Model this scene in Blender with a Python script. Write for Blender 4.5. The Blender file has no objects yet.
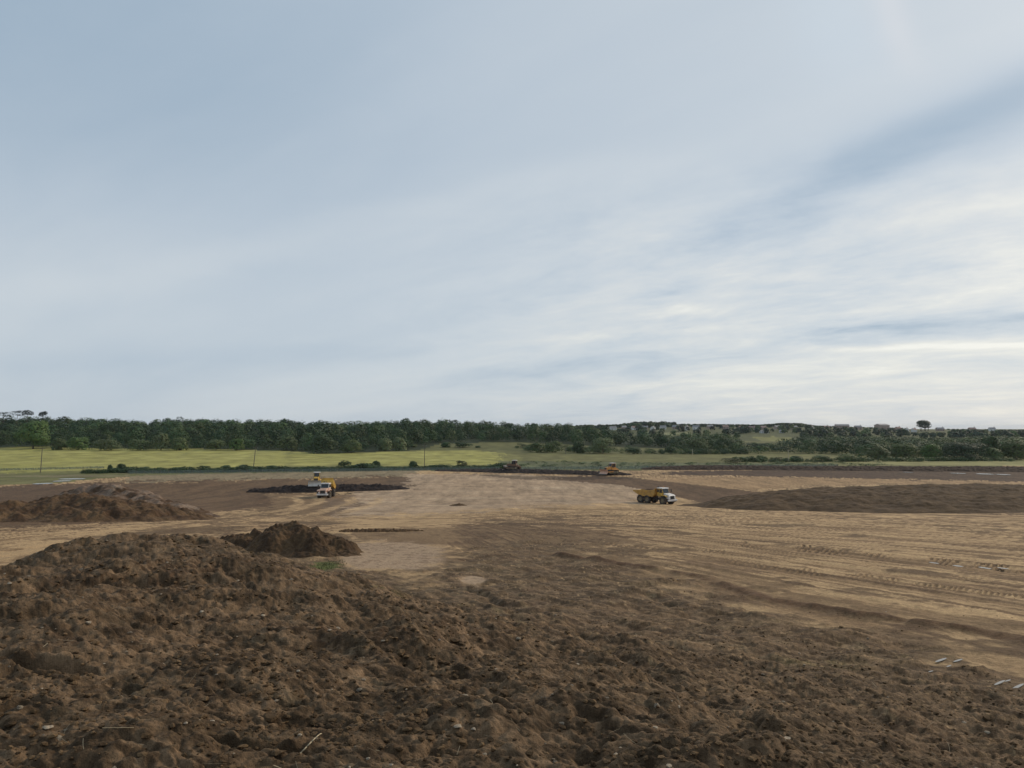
import bpy, math, random
import numpy as np
from mathutils import Vector, Matrix
rng = np.random.default_rng(7)
random.seed(7)
S = bpy.context.scene
COL = S.collection
R = math.radians
CZ = 15.3                       # eye height above the site floor (floor is z = 0)
F = 760.0                       # focal length in pixels
TP = 44.0 / F                   # tan of camera pitch
PITCH = math.atan(TP)
SUN_AZ, SUN_EL = R(52), R(29)

# ------------------------------------------------------------------ helpers
def tag(o, label=None, cat=None, group=None, kind=None):
    if label: o['label'] = label
    if cat: o['category'] = cat
    if group: o['group'] = group
    if kind: o['kind'] = kind
    return o

def empty(name, loc, rz=0.0):
    o = bpy.data.objects.new(name, None); COL.objects.link(o)
    o.location = loc; o.rotation_euler = (0, 0, rz); o.empty_display_size = 0.3
    return o

def mesh_np(name, V, Fq, mat, col=None, smooth=False, parent=None):
    """V (n,3) float, Fq (m,k) int with k = 3 or 4"""
    me = bpy.data.meshes.new(name)
    V = np.ascontiguousarray(V, np.float32); Fq = np.ascontiguousarray(Fq, np.int32)
    m, k = Fq.shape
    me.vertices.add(len(V)); me.vertices.foreach_set('co', V.ravel())
    me.loops.add(m * k); me.loops.foreach_set('vertex_index', Fq.ravel())
    me.polygons.add(m)
    me.polygons.foreach_set('loop_start', np.arange(0, m * k, k, dtype=np.int32))
    me.polygons.foreach_set('loop_total', np.full(m, k, np.int32))
    me.polygons.foreach_set('use_smooth', np.full(m, smooth, bool))
    if col is not None:
        a = me.attributes.new('Col', 'FLOAT_COLOR', 'POINT')
        c = np.ones((len(V), 4), np.float32); c[:, :3] = col
        a.data.foreach_set('color', c.ravel())
    me.update(calc_edges=True); me.validate()
    if mat: me.materials.append(mat)
    o = bpy.data.objects.new(name, me); COL.objects.link(o)
    if parent: o.parent = parent
    return o

class MB:
    def __init__(s): s.v = []; s.f = []
    def add(s, vs, fs):
        b = len(s.v); s.v += [tuple(q) for q in vs]; s.f += [tuple(b + i for i in f) for f in fs]
        return s
    def box(s, c, d, M=None):
        cx, cy, cz = c; dx, dy, dz = d[0] / 2, d[1] / 2, d[2] / 2
        vs = [Vector((cx + i * dx, cy + j * dy, cz + k * dz)) for i in (-1, 1) for j in (-1, 1) for k in (-1, 1)]
        if M is not None: vs = [M @ q for q in vs]
        return s.add(vs, [(0, 1, 3, 2), (4, 6, 7, 5), (0, 4, 5, 1), (2, 3, 7, 6), (0, 2, 6, 4), (1, 5, 7, 3)])
    def prism(s, prof, y0, y1):
        """closed profile of (x, z), extruded along y"""
        n = len(prof)
        vs = [(x, y0, z) for x, z in prof] + [(x, y1, z) for x, z in prof]
        fs = [tuple(range(n)), tuple(range(2 * n - 1, n - 1, -1))]
        for i in range(n):
            j = (i + 1) % n; fs.append((j, i, n + i, n + j))
        return s.add(vs, fs)
    def cyl(s, p, q, r0, r1=None, n=14):
        r1 = r0 if r1 is None else r1
        p, q = Vector(p), Vector(q); d = (q - p).normalized()
        a = d.orthogonal().normalized(); b = d.cross(a)
        vs = []
        for c, r in ((p, r0), (q, r1)):
            for i in range(n):
                t = 2 * math.pi * i / n; vs.append(c + (a * math.cos(t) + b * math.sin(t)) * r)
        fs = [(i, (i + 1) % n, n + (i + 1) % n, n + i) for i in range(n)]
        fs += [tuple(range(n - 1, -1, -1)), tuple(range(n, 2 * n))]
        return s.add(vs, fs)
    def lathe_y(s, prof, c, n=24):
        """profile of (radius, y) rotated about the y axis through c"""
        m = len(prof); vs = []
        for i in range(n):
            t = 2 * math.pi * i / n
            for r, y in prof: vs.append((c[0] + r * math.cos(t), c[1] + y, c[2] + r * math.sin(t)))
        fs = []
        for i in range(n):
            j = (i + 1) % n
            for k in range(m - 1): fs.append((i * m + k, i * m + k + 1, j * m + k + 1, j * m + k))
        return s.add(vs, fs)
    def build(s, name, mat, parent=None, bevel=0.0, smooth=False):
        me = bpy.data.meshes.new(name); me.from_pydata(s.v, [], s.f); me.update()
        import bmesh
        bm = bmesh.new(); bm.from_mesh(me); bmesh.ops.recalc_face_normals(bm, faces=bm.faces); bm.to_mesh(me); bm.free()
        me.materials.append(mat)
        if smooth: me.polygons.foreach_set('use_smooth', [True] * len(me.polygons))
        o = bpy.data.objects.new(name, me); COL.objects.link(o)
        if parent: o.parent = parent
        if bevel:
            b = o.modifiers.new('bevel', 'BEVEL'); b.width = bevel; b.segments = 2; b.limit_method = 'ANGLE'
        return o

# ------------------------------------------------------------------ noise tiles
def perlin_tile(cells, ppc, seed):
    r = np.random.default_rng(seed); ang = r.uniform(0, 2 * np.pi, (cells, cells))
    gx, gy = np.cos(ang), np.sin(ang); n = cells * ppc
    c = np.arange(n) / ppc; ci = c.astype(int); fr = c - ci
    fx, fy = np.meshgrid(fr, fr, indexing='ij'); ix, iy = np.meshgrid(ci, ci, indexing='ij')
    ix1, iy1 = (ix + 1) % cells, (iy + 1) % cells
    sm = lambda t: t * t * t * (t * (t * 6 - 15) + 10)
    u, v = sm(fx), sm(fy)
    d = lambda a, b, dx, dy: gx[a, b] * dx + gy[a, b] * dy
    r0 = d(ix, iy, fx, fy) * (1 - u) + d(ix1, iy, fx - 1, fy) * u
    r1 = d(ix, iy1, fx, fy - 1) * (1 - u) + d(ix1, iy1, fx - 1, fy - 1) * u
    return ((r0 * (1 - v) + r1 * v) * 1.5).astype(np.float32)      # about -1..1
def worley_tile(cells, ppc, seed):
    r = np.random.default_rng(seed); px = r.uniform(0, 1, (cells, cells)); py = r.uniform(0, 1, (cells, cells))
    hv = r.uniform(0.35, 1, (cells, cells))
    n = cells * ppc; c = np.arange(n) / ppc
    X, Y = np.meshgrid(c, c, indexing='ij'); ix, iy = X.astype(int), Y.astype(int)
    best = np.full((n, n), 9.0); val = np.zeros((n, n))
    for a in (-1, 0, 1):
        for b in (-1, 0, 1):
            jx, jy = (ix + a) % cells, (iy + b) % cells
            d = np.hypot(ix + a + px[jx, jy] - X, iy + b + py[jx, jy] - Y)
            h = hv[jx, jy] * np.clip(1 - d / 0.85, 0, 1)
            val = np.maximum(val, h)
    return np.sqrt(np.clip(val, 0, 1)).astype(np.float32)          # rounded lumps 0..1
PT = [perlin_tile(64, 8, s) for s in (1, 2, 3)]
WT = [worley_tile(64, 8, s) for s in (4, 5)]
def samp(tile, u, v, ppc=8):
    n = tile.shape[0]
    u = np.asarray(u, np.float64) * ppc; v = np.asarray(v, np.float64) * ppc
    iu = np.floor(u); iv = np.floor(v); fu = (u - iu).astype(np.float32); fv = (v - iv).astype(np.float32)
    iu = iu.astype(np.int64) % n; iv = iv.astype(np.int64) % n; iu1 = (iu + 1) % n; iv1 = (iv + 1) % n
    return (tile[iu, iv] * (1 - fu) + tile[iu1, iv] * fu) * (1 - fv) + (tile[iu, iv1] * (1 - fu) + tile[iu1, iv1] * fu) * fv
def noi(x, y, wl, k=0, rot=0.0):
    c, s = math.cos(rot), math.sin(rot)
    return samp(PT[k % 3], (c * x - s * y) / wl + 13.7 * k + 3.1 * rot, (s * x + c * y) / wl + 7.9 * k)
def wor(x, y, wl, k=0, rot=0.0):
    c, s = math.cos(rot), math.sin(rot)
    return samp(WT[k % 2], (c * x - s * y) / wl + 5.3 * k, (s * x + c * y) / wl + 9.1 * k)
def fbm(x, y, wl, oct=4, k=0, gain=0.5):
    a = 1.0; t = 0
    for i in range(oct):
        t = t + a * noi(x, y, wl, k + i, 0.7 * i + 0.4); a *= gain; wl *= 0.47
    return t
def sstep(a, b, x):
    t = np.clip((x - a) / (b - a), 0, 1); return t * t * (3 - 2 * t)

# ------------------------------------------------------------------ the lie of the land (z relative to the eye)
_near = [(-3000, 2.0), (-300, -1.5), (-40, -2.6), (0, -4.2), (39, -7.08), (80, -10.1), (120, -13.0), (150, -14.8), (178, -15.3), (295, -15.3)]
KL = _near + [(340, -15.0), (400, -14.3), (480, -13.3), (560, -10), (680, -5.5), (900, -5.5), (1500, -9), (4000, -14), (20000, -60)]
KR = _near + [(480, -15.0), (900, -13.2), (1100, -7.5), (1300, 0.5), (1500, 3.0), (2000, -2), (4000, -14), (20000, -60)]
KE = _near + [(480, -15.0), (900, -13.2), (1100, -9.5), (1300, -4.0), (1500, -3.0), (2000, -3), (4000, -12), (20000, -60)]
def _prof(kn):
    yy = np.concatenate([np.arange(-3000, 400, 1.0), np.arange(400, 20001, 10.0)])
    zz = np.interp(yy, [a for a, b in kn], [b for a, b in kn])
    fine = np.interp(np.arange(-3000, 20001, 1.0), yy, zz)
    ker = np.hanning(25); ker /= ker.sum()
    fine = np.convolve(np.pad(fine, 12, mode='edge'), ker, 'valid')
    return np.arange(-3000, 20001, 1.0), fine
_gl, _gr, _ge = _prof(KL), _prof(KR), _prof(KE)
def Hb(x, y):
    x = np.asarray(x, float); y = np.asarray(y, float)
    t = sstep(-0.05, 0.22, x / np.maximum(np.abs(y), 1.0))
    t2 = sstep(0.42, 0.56, x / np.maximum(np.abs(y), 1.0))
    zl = np.interp(y, *_gl); zr = np.interp(y, *_gr); ze = np.interp(y, *_ge)
    zr = zr * (1 - t2) + ze * t2
    z = zl * (1 - t) + zr * t
    z = z + 0.35 * noi(x, y, 37, 1, 0.3) * sstep(20, 60, y) * (1 - sstep(130, 200, y) * 0.6)
    return z
BD = (-0.446, 0.895)
def bund(x, y):
    s = x * BD[0] + y * BD[1]; t = x * BD[1] - y * BD[0] + 0.6
    t = t + 0.9 * noi(x, y, 9, 2) + .35 * noi(x, y, 3.7, 0)
    k = sstep(4, 22, s)
    sg = np.where(t > 0, 7.4 - 1.9 * k, 6.0 - 3.9 * k)
    e = 1 - sstep(20.0, 32.5, s + 1.3 * noi(x, y, 6, 0) + .6 * noi(x, y, 2.3, 1) + 0.80 * np.maximum(t, 0) - 0.16 * np.maximum(-t, 0))
    e = e * (0.75 + 0.25 * sstep(-60, -5, s))
    return (2.40 + .58 * k + .20 * noi(x, y, 3.1, 1) * k) * np.exp(-0.5 * (t / sg) ** 2) * e, s, t
def rowz(py, Y): return Y * math.tan(math.atan((384 - py) / F) + PITCH)
def xpix(px, Y, z): return (px - 512) / F * (Y * math.cos(PITCH) + z * math.sin(PITCH))
def hit(px, py):
    """point of the (bund-free) ground seen at a pixel"""
    Y = np.geomspace(4, 9000, 4000); t = math.tan(math.atan((384 - py) / F) + PITCH); z = Y * t
    x = (px - 512) / F * (Y * math.cos(PITCH) + z * math.sin(PITCH))
    k = np.argmax(z < Hb(x, Y)) if np.any(z < Hb(x, Y)) else len(Y) - 1
    return float(x[k]), float(Y[k])
def at(px, Y, dz=0.0):
    """ground point on a column of the picture at distance Y"""
    x = xpix(px, Y, -12.0)
    for _ in range(3): z = float(Hb(x, Y)); x = xpix(px, Y, z)
    return Vector((x, Y, z + CZ + dz))

# ------------------------------------------------------------------ materials
def new_mat(name):
    m = bpy.data.materials.new(name); m.use_nodes = True
    nt = m.node_tree; b = nt.nodes['Principled BSDF']
    return m, nt, b
def soil_mat():
    m, nt, b = new_mat('soil'); N, L = nt.nodes, nt.links
    at_ = N.new('ShaderNodeAttribute'); at_.attribute_name = 'Col'
    tc = N.new('ShaderNodeTexCoord')
    n1 = N.new('ShaderNodeTexNoise'); n1.inputs['Scale'].default_value = 7; n1.inputs['Detail'].default_value = 8; n1.inputs['Roughness'].default_value = 0.68
    n2 = N.new('ShaderNodeTexNoise'); n2.inputs['Scale'].default_value = 45; n2.inputs['Detail'].default_value = 5; n2.inputs['Roughness'].default_value = 0.6
    L.new(tc.outputs['Object'], n1.inputs['Vector']); L.new(tc.outputs['Object'], n2.inputs['Vector'])
    mr = N.new('ShaderNodeMapRange'); mr.inputs['From Min'].default_value = 0.3; mr.inputs['From Max'].default_value = 0.7
    mr.inputs['To Min'].default_value = 0.62; mr.inputs['To Max'].default_value = 1.38
    L.new(n1.outputs['Fac'], mr.inputs['Value'])
    mr2 = N.new('ShaderNodeMapRange'); mr2.inputs['From Min'].default_value = 0.3; mr2.inputs['From Max'].default_value = 0.7
    mr2.inputs['To Min'].default_value = 0.8; mr2.inputs['To Max'].default_value = 1.2
    L.new(n2.outputs['Fac'], mr2.inputs['Value'])
    mu = N.new('ShaderNodeMath'); mu.operation = 'MULTIPLY'; L.new(mr.outputs[0], mu.inputs[0]); L.new(mr2.outputs[0], mu.inputs[1])
    mx = N.new('ShaderNodeVectorMath'); mx.operation = 'SCALE'
    L.new(at_.outputs['Color'], mx.inputs[0]); L.new(mu.outputs[0], mx.inputs['Scale'])
    L.new(mx.outputs[0], b.inputs['Base Color'])
    b.inputs['Roughness'].default_value = 0.95; b.inputs['Specular IOR Level'].default_value = 0.15
    b1 = N.new('ShaderNodeBump'); b1.inputs['Strength'].default_value = 0.9; b1.inputs['Distance'].default_value = 0.05
    L.new(n1.outputs['Fac'], b1.inputs['Height'])
    b2 = N.new('ShaderNodeBump'); b2.inputs['Strength'].default_value = 0.8; b2.inputs['Distance'].default_value = 0.012
    L.new(n2.outputs['Fac'], b2.inputs['Height']); L.new(b1.outputs[0], b2.inputs['Normal'])
    L.new(b2.outputs[0], b.inputs['Normal'])
    return m
def leaf_mat():
    m, nt, b = new_mat('foliage'); N, L = nt.nodes, nt.links
    at_ = N.new('ShaderNodeAttribute'); at_.attribute_name = 'Col'
    oi = N.new('ShaderNodeObjectInfo'); mr = N.new('ShaderNodeMapRange'); mr.inputs['To Min'].default_value = 0.85; mr.inputs['To Max'].default_value = 1.15
    L.new(oi.outputs['Random'], mr.inputs['Value'])
    sc = N.new('ShaderNodeVectorMath'); sc.operation = 'SCALE'; L.new(at_.outputs['Color'], sc.inputs[0]); L.new(mr.outputs[0], sc.inputs['Scale'])
    L.new(sc.outputs[0], b.inputs['Base Color']); b.inputs['Roughness'].default_value = 0.7; b.inputs['Specular IOR Level'].default_value = 0.25
    tr = N.new('ShaderNodeBsdfTranslucent'); L.new(sc.outputs[0], tr.inputs['Color'])
    mix = N.new('ShaderNodeMixShader'); mix.inputs[0].default_value = 0.12
    L.new(b.outputs[0], mix.inputs[1]); L.new(tr.outputs[0], mix.inputs[2])
    L.new(mix.outputs[0], N['Material Output'].inputs['Surface'])
    return m
def paint(name, c, rough=0.45, dirt=0.45, metal=0.0, dirtcol=(0.19, 0.125, 0.08), scale=1.6):
    m, nt, b = new_mat(name); N, L = nt.nodes, nt.links
    tc = N.new('ShaderNodeTexCoord'); n = N.new('ShaderNodeTexNoise'); n.inputs['Scale'].default_value = scale; n.inputs['Detail'].default_value = 6; n.inputs['Roughness'].default_value = 0.65
    L.new(tc.outputs['Object'], n.inputs['Vector'])
    r = N.new('ShaderNodeMapRange'); r.inputs['From Min'].default_value = 0.45; r.inputs['From Max'].default_value = 0.72; r.inputs['To Max'].default_value = dirt
    L.new(n.outputs['Fac'], r.inputs['Value'])
    mx = N.new('ShaderNodeMix'); mx.data_type = 'RGBA'; mx.inputs['A'].default_value = (*c, 1); mx.inputs['B'].default_value = (*dirtcol, 1)
    L.new(r.outputs[0], mx.inputs['Factor']); L.new(mx.outputs['Result'], b.inputs['Base Color'])
    r2 = N.new('ShaderNodeMapRange'); r2.inputs['To Min'].default_value = rough; r2.inputs['To Max'].default_value = 0.9
    L.new(r.outputs[0], r2.inputs['Value']); L.new(r2.outputs[0], b.inputs['Roughness'])
    b.inputs['Metallic'].default_value = metal
    return m
SOIL = soil_mat(); LEAF = leaf_mat()
M = dict(
    white=paint('white_paint', (0.74, 0.70, 0.66)), yellow=paint('yellow_paint', (0.66, 0.40, 0.06), dirt=0.7),
    ochre=paint('ochre_paint', (0.52, 0.29, 0.06), dirt=0.65), orange=paint('orange_paint', (0.62, 0.29, 0.06), dirt=0.5),
    maroon=paint('dark_ochre_paint', (0.16, 0.085, 0.045), dirt=0.6), salmon=paint('pale_orange_paint', (0.72, 0.43, 0.29), dirt=0.4),
    red=paint('red_paint', (0.30, 0.05, 0.035), dirt=0.4),
    steel=paint('worn_steel', (0.62, 0.58, 0.53), rough=0.5, metal=0.1, dirt=0.35), dark=paint('dark_steel', (0.045, 0.042, 0.042), rough=0.6),
    rubber=paint('rubber', (0.03, 0.028, 0.027), rough=0.85, dirt=0.7), rim=paint('rim', (0.25, 0.2, 0.12), dirt=0.8),
    lamp=paint('lamp_glass', (0.85, 0.85, 0.8), rough=0.15, dirt=0.1),
    wood=paint('pole_wood', (0.13, 0.11, 0.09), rough=0.9, dirt=0.3), bark=paint('bark', (0.10, 0.08, 0.06), rough=0.95, dirt=0.5),
    palewood=paint('pale_wood', (0.5, 0.43, 0.33), rough=0.9, dirt=0.2), ceramic=paint('insulator', (0.3, 0.3, 0.3), dirt=0.1),
    render=paint('white_render', (0.72, 0.70, 0.66), rough=0.9, dirt=0.12, dirtcol=(0.35, 0.33, 0.3), scale=0.4),
    brick=paint('brick', (0.42, 0.32, 0.27), rough=0.9, dirt=0.5, dirtcol=(0.2, 0.13, 0.11), scale=0.6),
    slate=paint('slate', (0.27, 0.26, 0.265), rough=0.8, dirt=0.4, dirtcol=(0.1, 0.1, 0.1), scale=0.5),
    tile=paint('clay_tile', (0.27, 0.18, 0.155), rough=0.85, dirt=0.4, dirtcol=(0.15, 0.09, 0.08), scale=0.5),
    straw=paint('straw', (0.52, 0.42, 0.27), rough=0.9, dirt=0.2), stone=paint('pale_stone', (0.46, 0.41, 0.35), rough=0.9, dirt=0.7, scale=9),
)
gm, gt, gb = new_mat('cab_glass'); gb.inputs['Base Color'].default_value = (0.03, 0.035, 0.04, 1); gb.inputs['Roughness'].default_value = 0.12
M['glass'] = gm
wm, wt, wb = new_mat('standing_water'); wb.inputs['Base Color'].default_value = (0.30, 0.27, 0.23, 1); wb.inputs['Roughness'].default_value = 0.2; wb.inputs['IOR'].default_value = 1.33
M['water'] = wm

# ------------------------------------------------------------------ ground sheet
import time; _t0 = time.time(); print('ground...')
cell = 0.78
az_d = np.arctan(np.tan(R(41)) * np.linspace(-1, 1, int(2 * math.tan(R(41)) * F / cell)))
az_o = np.linspace(R(41), R(360 - 41), 100)[1:-1]
az = np.concatenate([az_d, az_o]); NA = len(az)
rs = [0.25, 0.5, 0.8, 1.2, 1.6, 2.0, 2.4, 2.8, 3.2]
while rs[-1] < 16000:
    r = rs[-1]; h = float(np.interp(r, [3, 8, 30, 60, 150, 300, 700, 1300], [2.0, 2.3, 4.4, 7.5, 14, 15.3, 13, 11]))
    rs.append(r + min(max(0.009, 0.6 * r * r / (F * h)), 0.04 * r + 0.02 * max(0, r - 1500)))
rs = np.array(rs); NR = len(rs)
A, Rr = np.meshgrid(az, rs); gx = (np.sin(A) * Rr).ravel(); gy = (np.cos(A) * Rr).ravel()
print('grid', NA, NR, NA * NR)
zb = Hb(gx, gy); bh, bs, bt = bund(gx, gy); rad = Rr.ravel()
dep = np.maximum(gy * math.cos(PITCH) + zb * math.sin(PITCH), 0.3)
pu = 512 + F * gx / dep
pv = 384 - F * (-gy * math.sin(PITCH) + zb * math.cos(PITCH)) / dep
front = gy > 2
pu = np.where(front, pu, -9999.); pv = np.where(front, pv, 3000.)
def inpoly(pts, u, v):
    res = np.zeros(u.shape, bool); n = len(pts)
    lo = min(p[1] for p in pts); hi = max(p[1] for p in pts)
    idx = np.nonzero((v >= lo) & (v <= hi))[0]; uu = u[idx]; vv = v[idx]; rr = np.zeros(len(idx), bool)
    for i in range(n):
        (x0, y0), (x1, y1) = pts[i], pts[(i + 1) % n]
        if y0 == y1: continue
        c = ((y0 > vv) != (y1 > vv)) & (uu < (x1 - x0) * (vv - y0) / (y1 - y0) + x0)
        rr ^= c
    res[idx] = rr
    return res
def pline(pts):
    """polyline given by pixels -> world points on the ground"""
    return [hit(*p) for p in pts]
def polydist(P, x, y, wmax):
    """distance to and running length along a world polyline (only near it)"""
    d = np.full(x.shape, 1e3, np.float32); s = np.zeros(x.shape, np.float32); side = np.zeros(x.shape, np.float32); acc = 0.0
    for (x0, y0), (x1, y1) in zip(P[:-1], P[1:]):
        L = math.hypot(x1 - x0, y1 - y0)
        idx = np.nonzero((x > min(x0, x1) - wmax) & (x < max(x0, x1) + wmax) & (y > min(y0, y1) - wmax) & (y < max(y0, y1) + wmax))[0]
        if len(idx):
            ax, ay = (x1 - x0) / L, (y1 - y0) / L
            qx, qy = x[idx] - x0, y[idx] - y0
            al = np.clip(qx * ax + qy * ay, 0, L); pe = qx * ay - qy * ax
            dd = np.hypot(qx - al * ax, qy - al * ay)
            b = dd < d[idx]; k = idx[b]; d[k] = dd[b]; s[k] = acc + al[b]; side[k] = pe[b]
        acc += L
    return d, s, side
# noise used again and again
nA = fbm(gx, gy, 9.0, 4, 0); nB = fbm(gx, gy, 2.2, 4, 1); nC = fbm(gx, gy, 0.7, 3, 2)
n_far = fbm(gx, gy, 60.0, 4, 1)
wu = pu + 10 * nB + 7 * nA; wv = pv + (nB * 2.2 + nA * 2.0) * np.clip((pv - 462) / 40, 0.08, 2.5)
# streaks: the wheel tracks all run out of one point beyond the trucks
Cx, Cy = xpix(380, 172, -15), 172.0
th = np.degrees(np.arctan2(gx - Cx, Cy - gy)); rC = np.hypot(gx - Cx, gy - Cy)
thw = th + (0.9 * noi(gx, gy, 60, 2) + 0.15 * noi(gx, gy, 17, 1)) * np.clip(80 / np.maximum(rC, 30), .6, 2)
st1 = samp(PT[0], thw * 0.9, rC / 40.0); st2 = samp(PT[1], thw * 2.3 + 9, rC / 22.0); st3 = samp(PT[2], thw * 5.0, rC / 12.0)
st1, st2, st3 = [q * sstep(45, 85, rC) * (1 - np.exp(-((pu - 395) / 62) ** 4)) for q in (st1, st2, st3)]
mot = samp(PT[1], gx / 2.6, gy / 15.0) + .6 * samp(PT[2], gx / 1.1 + 3, gy / 7.0) + .5 * samp(PT[0], gx / 7.0, gy / 34.0 + 5)
streak = 0.55 * st1 + 0.5 * st2 + 0.35 * st3
C = {k: np.array(v) for k, v in dict(
    top=(0.102, 0.065, 0.036), clay=(0.455, 0.305, 0.160), clay2=(0.240, 0.153, 0.080), floor=(0.350, 0.250, 0.165), black=(0.036, 0.024, 0.015),
    brown=(0.100, 0.059, 0.033), red=(0.118, 0.063, 0.034), grey=(0.22, 0.175, 0.105), field=(0.295, 0.272, 0.080), field2=(0.35, 0.318, 0.105),
    rough=(0.112, 0.112, 0.044), teal=(0.100, 0.112, 0.060), olive=(0.155, 0.145, 0.056), green=(0.10, 0.15, 0.03), wood=(0.03, 0.04, 0.018), pale=(0.46, 0.36, 0.25)).items()}
col = np.empty((len(gx), 3), np.float32)
col[:] = C['rough']
rough = np.zeros(len(gx), np.float32)          # 1 = lumpy topsoil
def mixc(m, c):
    m = np.asarray(m, np.float32)[:, None]; col[:] = col * (1 - m) + np.asarray(c, np.float32) * m
# far country
far = gy > 380
mixc(sstep(-0.6, 0.8, n_far) * far * 0.6, C['olive'])
def paintp(pts, c, amt=1.0, u=None, v=None):
    m = inpoly(pts, wu if u is None else u, wv if v is None else v).astype(np.float32) * amt
    mixc(m, C[c] if isinstance(c, str) else c); return m
# ripening field on the left, with faint tramlines
fm = inpoly([(-900, 449), (0, 447), (35, 446.2), (60, 447.2), (110, 449.2), (200, 449), (280, 450.5), (318, 453.5), (350, 453), (380, 452), (440, 450.6), (480, 450.9), (512, 454.5), (524, 458.5), (516, 465), (300, 467), (120, 471), (60, 473), (0, 473.5), (-900, 478)], pu, pv + 0.4 * n_far)
mixc(fm, C['field'])
mixc(fm * sstep(-0.25, 0.65, 0.6 * samp(PT[0], gx / 60, gy / 14.0) + 0.45 * noi(gx, gy, 11, 1) + 0.25 * nA), C['field2'])
mixc(fm * 0.35 * sstep(0.3, 0.5, np.abs(((gx * 0.96 + gy * 0.28) / 18.0) % 1 - 0.5)) * sstep(-.3, .3, nA), C['rough'])
# rough grass beside the fence
paintp([(500, 454), (600, 455), (720, 454), (870, 455), (1024, 460), (1500, 462), (1500, 468), (800, 466), (650, 469), (500, 470)], 'olive', 0.8)
paintp([(500, 461), (640, 462.5), (830, 463), (830, 469), (640, 469), (480, 470)], 'teal', 0.75)
paintp([(-600, 476), (0, 473), (110, 469), (310, 466), (500, 465), (500, 471), (310, 472), (130, 475), (90, 483), (0, 483), (-600, 486)], 'olive', 0.7)
mixc(inpoly([(-600, 474), (0, 473), (128, 469), (128, 483), (0, 486), (-600, 490)], pu, pv) * sstep(0.0, .4, samp(PT[0], gx / 40., gy / 5.5) + .3 * nB) * .8, C['rough'])
mixc(inpoly([(-600, 474), (0, 474), (128, 471), (128, 483), (0, 486), (-600, 490)], pu, pv) * sstep(0.1, .5, samp(PT[2], gx / 40., gy / 7.5) + .3 * nB) * .6, C['grey'])
paintp([(840, 462), (920, 460), (1024, 459.5), (1500, 458), (1500, 464), (1024, 466), (900, 465)], (0.25, 0.23, 0.095), 0.85)
paintp([(-600, 482), (0, 480), (60, 478), (88, 481), (88, 486), (0, 490), (-600, 492)], 'olive', 0.8)
paintp([(752, 437), (772, 436.4), (792, 437), (790, 441), (762, 441)], 'field2', 0.9, pu, pv)
paintp([(655, 433), (672, 432.4), (690, 433.4), (672, 435.5)], (0.42, 0.40, 0.2), 0.9, pu, pv)
paintp([(960, 437), (1010, 436.5), (1060, 437.5), (1000, 439)], 'field2', 0.8, pu, pv)
col *= (1 + .30 * samp(PT[1], gx / 13., gy / 10.) + .25 * samp(PT[2], gx / 5., gy / 12.))[:, None].astype(np.float32)
# the stripped site
site = inpoly([(-2500, 495), (-200, 488), (0, 485), (60, 482.5), (128, 476.2), (310, 472.3), (400, 470.8), (520, 470), (640, 470.5), (700, 468.5), (800, 467.5), (1024, 466), (1600, 467), (3500, 900), (3500, 2900), (-3500, 2900)], pu + 6 * nA, pv + 0.5 * nA)
behind = gy <= 2
site = site | (behind & (gy > -70) & (np.abs(gx) < 90))
mixc(site, C['clay2'])
big = sstep(-0.45, 0.35, streak + 0.3 * nA + 0.15)
mixc(site * big, C['clay'])
mixc(site * sstep(0.10, 0.38, st3 * 0.8 + st2 * 0.5 + 0.22 * nB) * 0.8, C['brown'] * 1.2)
st4 = samp(PT[2], thw * 9.0 + 2, rC / 9.0) * sstep(85, 130, rC) * (1 - np.exp(-((pu - 395) / 62) ** 4)); mixc(site * sstep(.2, .5, st4 + .3 * nB) * .55, C['brown'])
mixc(site * sstep(0.42, 0.75, nA + 0.3 * nB) * 0.5, C['top'])
# grey-tan strip along the fence and worn grass
paintp([(128, 475.5), (310, 471.8), (420, 470), (420, 473), (400, 476), (310, 478), (120, 482)], 'grey', 0.9)
paintp([(-600, 489), (0, 486.5), (92, 483.5), (92, 495), (0, 503), (-600, 512)], (0.22, 0.165, 0.115), 0.9)
# level floor
fl = paintp([(410, 474), (480, 474), (620, 477), (660, 492), (640, 503), (560, 505), (470, 512), (330, 517), (320, 500), (360, 490)], 'floor', 0.85)
mixc(fl * sstep(0.1, 0.6, samp(PT[1], gx / 16.0, gy / 2.6) + 0.5 * nA) * 0.4, C['brown'])
mixc(fl * sstep(0.1, 0.6, samp(PT[2], gx / 20.0 + 4, gy / 4.2)) * 0.35, C['pale'])
paintp([(640, 480), (700, 477), (800, 477.4), (900, 480), (1024, 482), (1500, 483), (1500, 486), (1024, 484.5), (900, 484), (800, 486), (720, 491), (660, 484)], C['clay2'] * 1.22, 0.85)
# stripped brown ground left of the floor
paintp([(60, 484), (130, 481.5), (310, 478.5), (400, 475.5), (412, 479), (408, 485), (300, 493), (262, 494), (276, 499), (270, 506), (240, 512), (180, 519), (60, 526), (-400, 560), (-400, 500)], 'brown', 0.9, wu, wv + 1.2 * nA + 1.5 * nB)
paintp([(250, 489), (330, 489.5), (400, 484), (408, 487), (330, 493), (258, 493)], 'black', 0.6)
# haul road on the far left
paintp([(-300, 575), (0, 546), (90, 529), (190, 516), (270, 508), (330, 512), (240, 527), (120, 555), (0, 610), (-300, 680)], 'clay', 0.75)
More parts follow.
